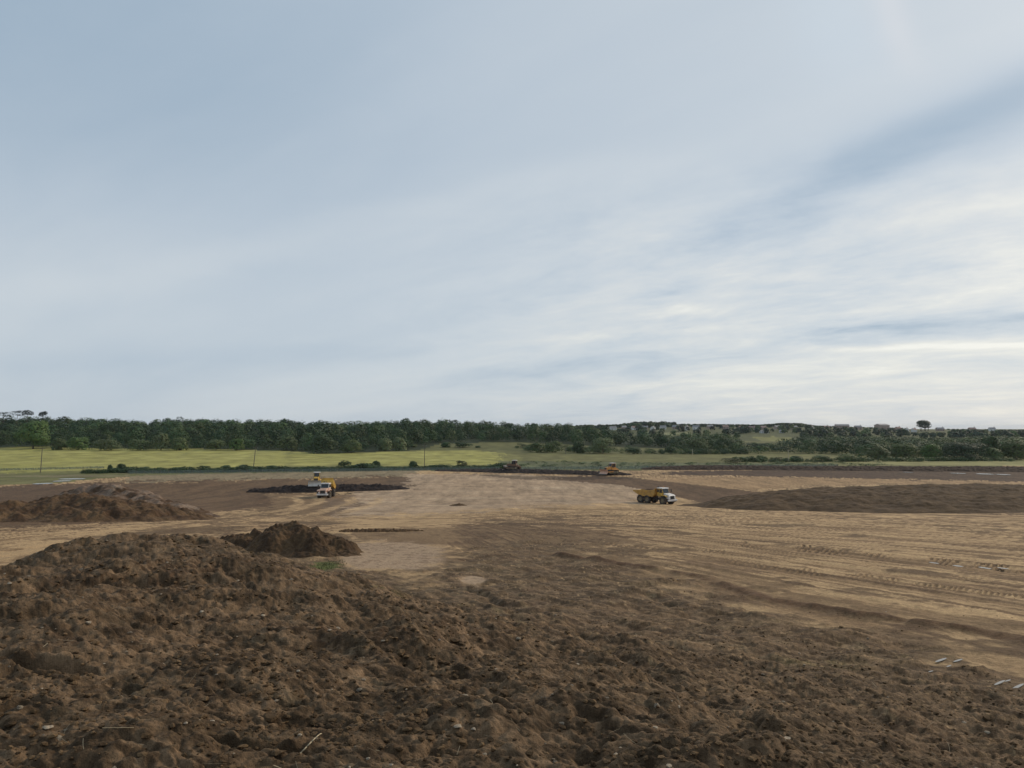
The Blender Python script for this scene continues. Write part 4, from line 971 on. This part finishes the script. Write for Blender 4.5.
# ------------------------------------------------------------------ machines
print('machines...', round(time.time() - _t0, 1))
def wheel(root, x, y, r, w):
    s = 1 if y > 0 else -1; c = (x, y, r); m = MB()
    m.lathe_y([(r * .55, -w / 2), (r * .9, -w / 2), (r, -w * .36), (r, w * .36), (r * .9, w / 2), (r * .55, w / 2), (r * .55, -w / 2)], c, 28)
    for k in range(20):
        t = 2 * math.pi * k / 20; m.box((0, 0, 0), (.09, w * .9, .16), Matrix.Translation(Vector((c[0] + r * math.cos(t), c[1], c[2] + r * math.sin(t)))) @ Matrix.Rotation(-t, 4, 'Y') @ Matrix.Rotation(.35, 4, 'X'))
    o = m.build('wheel', M['rubber'], root, smooth=False)
    q = MB(); q.lathe_y([(.02, s * w * .30), (r * .2, s * w * .34), (r * .22, s * w * .18), (r * .5, s * w * .2), (r * .56, s * w * .5), (r * .56, -s * w * .5), (.02, -s * w * .4)], c, 24); q.build('rim', M['rim'], o)
def xform_part(o, piv, ry=0.0, rz=0.0):
    Mx = Matrix.Translation(piv) @ Matrix.Rotation(rz, 4, 'Z') @ Matrix.Rotation(ry, 4, 'Y') @ Matrix.Translation(-Vector(piv))
    o.data.transform(Mx)
def dump_truck(loc, rz, label, bonnet, body, cabm, doorm, tip=0.0, bend=0.0, load=True):
    root = empty('dump_truck', loc, rz); root.scale = (.93,) * 3; tag(root, label, 'dump truck')
    # front unit
    MB().box((2.6, 0, 1.05), (3.9, 1.15, .5)).build('chassis', M['dark'], root, .03)
    prof = [(1.15, 1.55), (2.75, 1.55), (2.95, 2.35), (2.62, 3.22), (1.25, 3.22)]
    cab = MB().prism(prof, -.95, .95).build('cab', cabm, root, .05)
    MB().prism([(1.08, 3.222), (2.78, 3.222), (2.70, 3.40), (1.15, 3.40)], -1.02, 1.02).build('roof', M['white'], root, .04)
    m = MB(); m.add([(2.975, -.84, 2.36), (2.975, .84, 2.36), (2.665, .84, 3.17), (2.665, -.84, 3.17), (2.93, -.84, 2.36), (2.93, .84, 2.36), (2.62, .84, 3.17), (2.62, -.84, 3.17)], [(0, 1, 2, 3), (7, 6, 5, 4), (0, 4, 5, 1), (1, 5, 6, 2), (2, 6, 7, 3), (3, 7, 4, 0)])
    m.build('windscreen', M['glass'], root)
    for s in (-1, 1):
        d = MB().prism([(1.85, 1.6), (2.72, 1.6), (2.88, 2.33), (1.85, 2.33)], s * .952, s * .985).build('door', doorm, root, .01)
        MB().box((2.0, s * 1.0, 2.1), (.18, .05, .05)).build('handle', M['dark'], d)
        MB().prism([(1.9, 2.40), (2.82, 2.40), (2.54, 3.12), (1.9, 3.12)], s * .952, s * .975).build('side_window', M['glass'], root)
        MB().prism([(1.32, 2.45), (1.78, 2.45), (1.78, 3.08), (1.32, 3.08)], s * .952, s * .975).build('rear_side_window', M['glass'], root)
        m = MB().cyl((2.75, s * 1.0, 3.0), (3.0, s * 1.42, 3.0), .03, .03, 8); m.box((3.02, s * 1.45, 2.8), (.08, .28, .55)); m.build('mirror', M['dark'], root)
        m = MB().prism([(2.05, 1.75), (2.35, 1.98), (3.9, 1.98), (4.2, 1.75), (4.2, 1.65), (3.85, 1.86), (2.4, 1.86), (2.12, 1.65)], s * .98, s * 1.45); m.build('mudguard', bonnet if s > 0 else doorm, root, .02)
        h = MB().box((4.625, s * .82, 1.35), (.06, .34, .26)).build('headlight', M['lamp'], root, .02)
        m = MB(); [m.box((1.75 + .0 * k, s * 1.18, .65 + .32 * k), (.5, .3, .05)) for k in range(4)]; m.box((1.52, s * 1.18, 1.15), (.05, .3, 1.2)); m.build('step', M['dark'], root)
        wheel(root, 3.1, s * 1.15, .86, .62)
    bn = MB().prism([(2.97, 1.3), (4.55, 1.15), (4.6, 1.75), (4.35, 2.10), (2.97, 2.34)], -.88, .88).build('bonnet', bonnet, root, .08)
    m = MB().box((4.61, 0, 1.55), (.07, 1.1, .62)); [m.box((4.655, 0, 1.32 + .11 * k), (.03, 1.0, .05)) for k in range(5)]
    m.build('grille', M['dark'], root)
    m = MB().box((4.66, 0, .95), (.35, 2.6, .36)); m.build('bumper', M['white'], root, .06)
    MB().box((4.66, 0, .72), (.25, 1.8, .14)).build('bumper_skirt', M['dark'], root)
    MB().box((4.70, -.75, 1.14), (.1, .5, .06)).build('bumper_stripe', M['red'], root)
    MB().cyl((1.25, -.6, 3.4), (1.25, -.6, 3.75), .08, .08, 10).build('exhaust', M['dark'], root)
    MB().cyl((1.7, .5, 3.4), (1.7, .5, 3.6), .09, .07, 10).build('beacon', M['orange'], root)
    # rear unit, hinged behind the cab
    piv = Vector((1.0, 0, 0)); parts = []
    parts.append(MB().box((-1.6, 0, 1.08), (5.4, .95, .5)).build('rear_chassis', M['dark'], root, .03))
    before = set(bpy.data.objects)
    for x in (-1.25, -3.05):
        for s in (-1, 1): wheel(root, x, s * 1.15, .86, .62)
    wheels = [o for o in bpy.data.objects if o not in before]; parts += wheels
    prof = [(.75, 1.95), (.35, 1.50), (-2.6, 1.45), (-3.6, 1.75), (-5.05, 2.45), (-4.9, 2.62), (-1.0, 2.80), (.55, 2.92), (.8, 3.05)]
    m = MB(); n = len(prof)
    # hollow body: side walls, floor, headboard as one shell
    m.prism(prof, 1.32, 1.42); m.prism(prof, -1.42, -1.32)
    fl = [(.75, 1.95), (.35, 1.50), (-2.6, 1.45), (-3.6, 1.75), (-5.05, 2.45)]
    th_ = [(.63, 2.02), (.28, 1.61), (-2.55, 1.56), (-3.55, 1.86), (-5.0, 2.55)]
    m.prism(fl + th_[::-1], -1.32, 1.32)
    m.prism([(.75, 1.95), (.63, 2.02), (.68, 3.05), (.95, 3.3), (1.02, 3.28), (.8, 3.02)], -1.32, 1.32)
    for x in (-.4, -1.5, -2.6, -3.6):
        for s in (-1, 1): m.box((x, s * 1.45, 2.2), (.14, .07, .95))
    bd = m.build('dump_body', body, root, .015); parts.append(bd)
    tp = [bd]
    if load:
        X, Y = np.meshgrid(np.linspace(-4.3, .6, 40), np.linspace(-1.3, 1.3, 26)); sh = X.shape; X, Y = X.ravel(), Y.ravel()
        Z = 2.0 + .95 * np.clip(1 - ((X + 1.5) / 3.0) ** 2, 0, 1) * np.clip(1 - (Y / 1.5) ** 2, 0, 1) + .12 * fbm(X, Y, .8, 3, 1)
        I_ = np.arange(len(X)).reshape(sh); Qd = np.stack([I_[:-1, :-1], I_[:-1, 1:], I_[1:, 1:], I_[1:, :-1]], -1).reshape(-1, 4)
        ld = mesh_np('soil_load', np.stack([X, Y, Z], 1), Qd, SOIL, np.tile(np.array((.09, .055, .037)), (len(X), 1)), True, root); parts.append(ld); tp.append(ld)
    for s in (-1, 1):
        a = Vector((-.6, s * .55, 1.3)); b = Vector((.15, s * .55, 1.62 + math.sin(tip) * 3.6)); parts.append(MB().cyl(a, b, .09, .07, 10).build('tipping_ram', M['steel'], root))
    for o in tp: xform_part(o, (-3.6, 0, 1.45), ry=-tip)
    if tip: 
        pass
    if bend:
        for o in parts: xform_part(o, piv, rz=bend)
    return root
def gpos(px, py, dz=0.0):
    x, y = hit(px, py); return Vector((x, y, float(Hb(x, y)) + CZ + dz))
p = gpos(656, 503.2)
dump_truck(p, R(-54), 'articulated dump truck with white bonnet and ochre body parked side on, right of centre', M['white'], M['ochre'], M['yellow'], M['yellow'], 0.0, R(6), True)
p = gpos(328, 497)
dump_truck(p, R(-92), 'articulated dump truck facing the camera with its yellow body tipping up, left of centre', M['salmon'], M['yellow'], M['white'], M['salmon'], R(15), R(9), False)
def dozer(loc, rz, label, pm, cabm, bladem, scale=1.0, ripper=True):
    root = empty('bulldozer', loc, rz); root.scale = (scale,) * 3; tag(root, label, 'bulldozer')
    for s in (-1, 1):
        pr = []
        for k in range(9): t = -math.pi / 2 + math.pi * k / 8; pr.append((1.55 + .48 * math.cos(t), .50 + .48 * math.sin(t)))
        for k in range(9): t = math.pi / 2 + math.pi * k / 8; pr.append((-1.5 + .55 * math.cos(t), .55 + .55 * math.sin(t)))
        m = MB().prism(pr, s * .75, s * 1.30)
        for k in range(14): m.box((-1.5 + 3.05 * k / 13, s * 1.025, .0), (.06, .55, .09)); m.box((-1.5 + 3.05 * k / 13, s * 1.025, 1.04), (.06, .55, .09))
        tr = m.build('track', M['rubber'], root)
        q = MB().cyl((-1.5, s * 1.30, .55), (-1.5, s * 1.36, .55), .36, .36, 18); q.cyl((1.55, s * 1.30, .5), (1.55, s * 1.36, .5), .32, .32, 18)
        for x in (-.8, -.3, .2, .7, 1.1): q.cyl((x, s * 1.30, .25), (x, s * 1.35, .25), .14, .14, 12)
        q.box((0, s * 1.31, .55), (2.2, .05, .22)); q.build('roller_frame', M['rim'], tr)
        MB().box((1.55, s * 1.42, .62), (2.7, .14, .24)).build('push_arm', pm, root, .02)
        MB().prism([(-1.9, 1.12), (.2, 1.12), (.2, 1.22), (-1.8, 1.35)], s * .72, s * 1.34).build('track_guard', pm, root, .02)
    MB().box((0, 0, .85), (3.3, 1.4, .75)).build('hull', M['dark'], root, .03)
    MB().prism([(.25, 1.2), (2.15, 1.15), (2.15, 1.88), (.25, 2.12)], -.55, .55).build('engine_hood', pm, root, .05)
    m = MB().box((2.18, 0, 1.5), (.05, .95, .6)); [m.box((2.22, 0, 1.28 + .11 * k), (.03, .9, .04)) for k in range(5)]; m.build('grille', M['dark'], root)
    MB().cyl((1.2, .3, 1.98), (1.2, .3, 2.85), .07, .06, 10).build('exhaust', M['dark'], root)
    MB().prism([(-1.35, 1.22), (.25, 1.22), (.3, 2.1), (.05, 3.02), (-1.25, 3.02)], -.72, .72).build('cab', cabm, root, .04)
    MB().box((-.6, 0, 3.11), (1.55, 1.62, .16)).build('roof', M['white'], root, .04)
    for s in (-1, 1):
        MB().prism([(-1.15, 1.9), (-.55, 1.9), (-.55, 2.92), (-1.12, 2.92)], s * .722, s * .745).build('side_window', M['glass'], root)
        MB().prism([(-.45, 1.75), (.2, 1.9), (.22, 2.15), (.0, 2.92), (-.45, 2.92)], s * .722, s * .745).build('door_window', M['glass'], root)
    m = MB(); m.add([(.325, -.6, 2.14), (.325, .6, 2.14), (.085, .6, 2.95), (.085, -.6, 2.95), (.28, -.6, 2.14), (.28, .6, 2.14), (.04, .6, 2.95), (.04, -.6, 2.95)], [(0, 1, 2, 3), (7, 6, 5, 4), (0, 4, 5, 1), (1, 5, 6, 2), (2, 6, 7, 3), (3, 7, 4, 0)]); m.build('windscreen', M['glass'], root)
    MB().box((-1.385, 0, 2.5), (.03, 1.1, .7)).build('rear_window', M['glass'], root)
    bl = []; n = 8
    for k in range(n + 1): t = R(-62 + 124 * k / n); bl.append((3.35 - .95 * math.cos(t) + .35, .72 + .72 * math.sin(t)))
    back = [(x - .10, zz) for x, zz in bl]
    b = MB().prism(bl + back[::-1], -1.75, 1.75).build('blade', bladem, root)
    MB().box((3.2, 0, .03), (.14, 3.5, .12)).build('cutting_edge', M['steel'], b)
    for s in (-.4, .4): MB().cyl((1.9, s, 1.5), (2.75, s * 1.6, .85), .06, .05, 10).build('lift_ram', M['steel'], root)
    MB().box((-1.75, 0, 1.25), (.6, 1.3, .75)).build('fuel_tank', pm, root, .06)
    if ripper:
        m = MB().box((-2.35, 0, .95), (.5, 1.5, .3)); m.cyl((-1.9, .4, 1.5), (-2.45, .4, 1.15), .07, .06, 8); m.cyl((-1.9, -.4, 1.5), (-2.45, -.4, 1.15), .07, .06, 8)
        for s in (-.55, 0, .55): m.prism([(-2.45, 1.15), (-2.7, 1.1), (-2.75, .5), (-2.55, .25), (-2.5, .6)], s - .05, s + .05)
        m.build('ripper', pm, root, .01)
    return root
p = at(316.5, 188); dozer((p.x, p.y, p.z + 1.35), R(-80), 'yellow bulldozer with white roof and bare steel blade, behind the left truck', M['yellow'], M['yellow'], M['steel'], 1.0)
p = at(611, 248); dozer((p.x, p.y, p.z + .55), R(214), 'orange bulldozer with pale cab roof working side on at the far edge of the site', M['orange'], M['orange'], M['salmon'], 1.08)
p = at(513, 262); dozer((p.x, p.y, p.z + 1.05), R(160), 'dark reddish brown bulldozer on the low black soil bank at the far edge', M['maroon'], M['maroon'], M['dark'], 1.0)

# ------------------------------------------------------------------ air
lo, hi = float(V[:, 2].min()) - 1.0, 62.0
m = MB().box((0, 0, (lo + hi) / 2), (34000, 34000, hi - lo)); hz = m.build('haze', None) if False else None
hm_ = bpy.data.materials.new('haze'); hm_.use_nodes = True; nt = hm_.node_tree; nt.nodes.remove(nt.nodes['Principled BSDF'])
pv_ = nt.nodes.new('ShaderNodeVolumePrincipled'); pv_.inputs['Color'].default_value = (0.80, 0.88, 0.98, 1); pv_.inputs['Density'].default_value = 0.00004; pv_.inputs['Anisotropy'].default_value = 0.2
nt.links.new(pv_.outputs[0], nt.nodes['Material Output'].inputs['Volume'])
tag(m.build('haze', hm_), 'thin pale blue haze over the far woods and town', 'haze', kind='stuff')

# ------------------------------------------------------------------ sky
W = bpy.data.worlds.new('World'); S.world = W; W.use_nodes = True
nt = W.node_tree; N, L = nt.nodes, nt.links
bg = N['Background']; bg.inputs['Strength'].default_value = 0.1
sky = N.new('ShaderNodeTexSky'); sky.sky_type = 'NISHITA'; sky.sun_disc = False; sky.sun_elevation = SUN_EL; sky.sun_rotation = SUN_AZ; sky.air_density = 1.0; sky.dust_density = 1.5
tc = N.new('ShaderNodeTexCoord')
def val(x):
    n = N.new('ShaderNodeValue'); n.outputs[0].default_value = x; return n.outputs[0]
def mth(op, a, b=0.0, c=None, clamp=False):
    n = N.new('ShaderNodeMath'); n.operation = op; n.use_clamp = clamp
    for k, q in enumerate((a, b, c)):
        if q is None: continue
        if isinstance(q, (int, float)): n.inputs[k].default_value = q
        else: L.new(q, n.inputs[k])
    return n.outputs[0]
def dot(v):
    n = N.new('ShaderNodeVectorMath'); n.operation = 'DOT_PRODUCT'; L.new(nd, n.inputs[0]); n.inputs[1].default_value = tuple(v); return n.outputs['Value']
def ss(a, b, x):
    n = N.new('ShaderNodeMapRange'); n.interpolation_type = 'SMOOTHSTEP'; n.inputs['From Min'].default_value = a; n.inputs['From Max'].default_value = b; L.new(x, n.inputs['Value']); return n.outputs[0]
def gauss(x, s): return mth('EXPONENT', mth('MULTIPLY', mth('MULTIPLY', x, x), -1.0 / (s * s)))
def noise(vec, scale, detail=5, rough=0.55, dist=0.0):
    n = N.new('ShaderNodeTexNoise'); n.inputs['Scale'].default_value = scale; n.inputs['Detail'].default_value = detail; n.inputs['Roughness'].default_value = rough; n.inputs['Distortion'].default_value = dist
    L.new(vec, n.inputs['Vector']); return n.outputs['Fac']
def mixrgb(f, a, b):
    n = N.new('ShaderNodeMix'); n.data_type = 'RGBA'
    for k, q in (('Factor', f), ('A', a), ('B', b)):
        if isinstance(q, tuple): n.inputs[k].default_value = (*q, 1)
        elif isinstance(q, (int, float)): n.inputs[k].default_value = q
        else: L.new(q, n.inputs[k])
    return n.outputs['Result']
nv = N.new('ShaderNodeVectorMath'); nv.operation = 'NORMALIZE'; L.new(tc.outputs['Generated'], nv.inputs[0]); nd = nv.outputs[0]
sx = N.new('ShaderNodeSeparateXYZ'); L.new(nd, sx.inputs[0]); dx, dy, dzz = sx.outputs
def pixdir(px, py):
    v = Vector(((px - 512) / F, math.cos(PITCH) - (384 - py) / F * math.sin(PITCH), math.sin(PITCH) + (384 - py) / F * math.cos(PITCH))); return v.normalized()
up = mth('ADD', mth('MAXIMUM', dzz, 0.0), 0.15)
u_ = mth('DIVIDE', dx, up); v_ = mth('DIVIDE', dy, up)
aa = R(-50); ax, ay = math.sin(aa), math.cos(aa); bx, by = math.cos(aa), -math.sin(aa)
p_ = mth('ADD', mth('MULTIPLY', u_, ax), mth('MULTIPLY', v_, ay)); q_ = mth('ADD', mth('MULTIPLY', u_, bx), mth('MULTIPLY', v_, by))
def vec(a, b, c=0.0):
    n = N.new('ShaderNodeCombineXYZ')
    for k, q in enumerate((a, b, c)):
        if isinstance(q, (int, float)): n.inputs[k].default_value = q
        else: L.new(q, n.inputs[k])
    return n.outputs[0]
nb = noise(vec(mth('MULTIPLY', p_, .22), mth('MULTIPLY', q_, .75), 3.0), 1.0, 4, .5, .6)      # broad veils
nf = noise(vec(mth('MULTIPLY', p_, 1.25), mth('MULTIPLY', q_, 2.0), 7.0), 1.0, 10, .66, .5)       # wisps
nf2 = noise(vec(mth('MULTIPLY', p_, 4.5), mth('MULTIPLY', q_, 7.0), 2.0), 1.0, 8, .65, .4)
ng = noise(vec(u_, v_, 1.0), 1.6, 6, .6, .5)
sund = Vector((math.sin(SUN_AZ) * math.cos(SUN_EL), math.cos(SUN_AZ) * math.cos(SUN_EL), math.sin(SUN_EL)))
cs = dot(sund)
glow = ss(0.35, 1.0, cs)
low = ss(0.42, 0.03, dzz)
t = mth('ADD', mth('MULTIPLY', glow, .26), mth('MULTIPLY', low, .26))
t = mth('ADD', t, mth('MULTIPLY', mth('SUBTRACT', nb, .5), .55))
wl = mth('MULTIPLY', ss(.36, .16, dzz), ss(-.28, .25, dx))                # wisps are strong low on the right
t = mth('ADD', t, mth('MULTIPLY', mth('SUBTRACT', nf, .47), mth('ADD', mth('MULTIPLY', wl, 1.15), .10)))
t = mth('ADD', t, mth('MULTIPLY', mth('SUBTRACT', nf2, .5), mth('ADD', mth('MULTIPLY', wl, .28), .03)))
# located features: the grey band across the right, the soft pale edge across the left
def band(pa, pb, sig, amp, xa, xb, wob=0.0):
    n = pixdir(*pa).cross(pixdir(*pb)).normalized(); d = dot(n)
    if wob: d = mth('ADD', d, mth('MULTIPLY', mth('SUBTRACT', ng, .5), wob))
    a = dot((pixdir(*pb) - pixdir(*pa)).normalized())
    da = pixdir(*pa).dot((pixdir(*pb) - pixdir(*pa)).normalized()); db = pixdir(*pb).dot((pixdir(*pb) - pixdir(*pa)).normalized()); ln = db - da
    return mth('MULTIPLY', mth('MULTIPLY', gauss(d, sig), mth('MULTIPLY', ss(da + xa[0] * ln, da + xa[1] * ln, a), ss(da + xb[1] * ln, da + xb[0] * ln, a))), amp)
for bnd in (band((640, 266), (1024, 98), .044, -.40, (-.1, .6), (1.4, 3), .05), band((660, 235), (1024, 55), .024, .06, (-.3, .5), (1.4, 3), .05),
            band((40, 292), (520, 192), .022, .10, (-.3, .3), (1.0, 1.5), .06), band((0, 365), (512, 345), .016, -.09, (-.5, .1), (.9, 1.3), .03),
            band((800, 334), (1024, 320), .013, -.46, (-.05, .45), (1.1, 1.8), .03), band((760, 352), (1024, 344), .0045, .34, (.0, .4), (1.0, 1.5), .012),
            band((630, 300), (720, 282), .014, -.20, (-.3, .4), (.6, 1.2), .05), band((430, 385), (600, 362), .012, -.24, (-.2, .4), (.8, 1.25), .03),
            band((400, 355), (640, 330), .010, .14, (-.1, .3), (.9, 1.3), .03), band((560, 395), (1024, 375), .008, .10, (-.1, .4), (1.4, 2), .02),
            band((440, 400), (700, 384), .006, .10, (-.1, .4), (1.0, 1.5), .02)):
    t = mth('ADD', t, bnd)
np_ = noise(vec(mth('MULTIPLY', p_, 2.4), mth('MULTIPLY', q_, 3.6), 4.0), 1.0, 8, .64, .15)
wp = mth('MULTIPLY', mth('MULTIPLY', ss(.36, .24, dzz), ss(.06, .13, dzz)), ss(-.12, .25, dx))
t = mth('ADD', t, mth('MULTIPLY', mth('SUBTRACT', np_, .48), mth('MULTIPLY', wp, .85)))
t = mth('SUBTRACT', t, mth('MULTIPLY', mth('MULTIPLY', ss(.05, -.5, dx), ss(.1, .5, dzz)), .10))
t = mth('ADD', t, .14, None, True)
ramp = N.new('ShaderNodeValToRGB'); L.new(t, ramp.inputs[0]); cr = ramp.color_ramp
SK = 11.3
cr.elements[0].position = 0.0; cr.elements[0].color = (.30, .395, .495, 1); cr.elements[1].position = 1.0; cr.elements[1].color = (.78, .785, .745, 1)
for ps, c in ((.25, (.432, .505, .58)), (.45, (.522, .577, .625)), (.65, (.60, .632, .648)), (.82, (.68, .695, .675))):
    e = cr.elements.new(ps); e.color = (*c, 1)
sc = N.new('ShaderNodeVectorMath'); sc.operation = 'SCALE'; L.new(ramp.outputs[0], sc.inputs[0]); sc.inputs['Scale'].default_value = SK
# faint colours of a 22 degree halo high on the right
ang = mth('ARCCOSINE', cs); print('halo deg', math.degrees(pixdir(905, 50).angle(sund)), math.degrees(pixdir(890, 0).angle(sund)), math.degrees(pixdir(922, 110).angle(sund))); hx = mth('MULTIPLY', ss(.36, .44, dzz), ss(.62, .5, dzz))
red = mth('MULTIPLY', mth('MULTIPLY', gauss(mth('SUBTRACT', ang, R(22.0)), .016), hx), .6); blu = mth('MULTIPLY', mth('MULTIPLY', gauss(mth('SUBTRACT', ang, R(25.0)), .05), hx), .3)
halo = vec(mth('ADD', red, mth('MULTIPLY', blu, .5)), mth('ADD', mth('MULTIPLY', red, .6), mth('MULTIPLY', blu, .8)), mth('ADD', mth('MULTIPLY', red, .35), blu))
ad = N.new('ShaderNodeVectorMath'); ad.operation = 'ADD'; L.new(sc.outputs[0], ad.inputs[0]); L.new(halo, ad.inputs[1])
fin = mixrgb(0.92, sky.outputs[0], ad.outputs[0])
below = ss(-.02, .0, dzz)
L.new(mixrgb(below, (1.2, 1.1, 1.0), fin), bg.inputs['Color'])
sl_ = bpy.data.lights.new('sun', 'SUN'); sl_.energy = 2.2; sl_.angle = R(10); sl_.color = (1.0, .84, .64)
so = bpy.data.objects.new('sun', sl_); COL.objects.link(so); so.rotation_euler = (-sund).to_track_quat('-Z', 'Y').to_euler(); so.location = (0, 0, 50)

# ------------------------------------------------------------------ camera and output
cam = bpy.data.cameras.new('camera'); co = bpy.data.objects.new('camera', cam); COL.objects.link(co)
cam.sensor_width = 36; cam.lens = 36 * F / 1024; cam.clip_start = 0.1; cam.clip_end = 60000
co.location = (0, 0, CZ); co.rotation_euler = (R(90) + PITCH, 0, 0); S.camera = co
vs = S.view_settings; vs.view_transform = 'Standard'; vs.look = 'None'; vs.exposure = 0.0; vs.gamma = 1.0
S.cycles.volume_bounces = 0; S.cycles.max_bounces = 5; S.cycles.transparent_max_bounces = 12
S.render.resolution_x, S.render.resolution_y = 1024, 768
print('done', round(time.time() - _t0, 1))
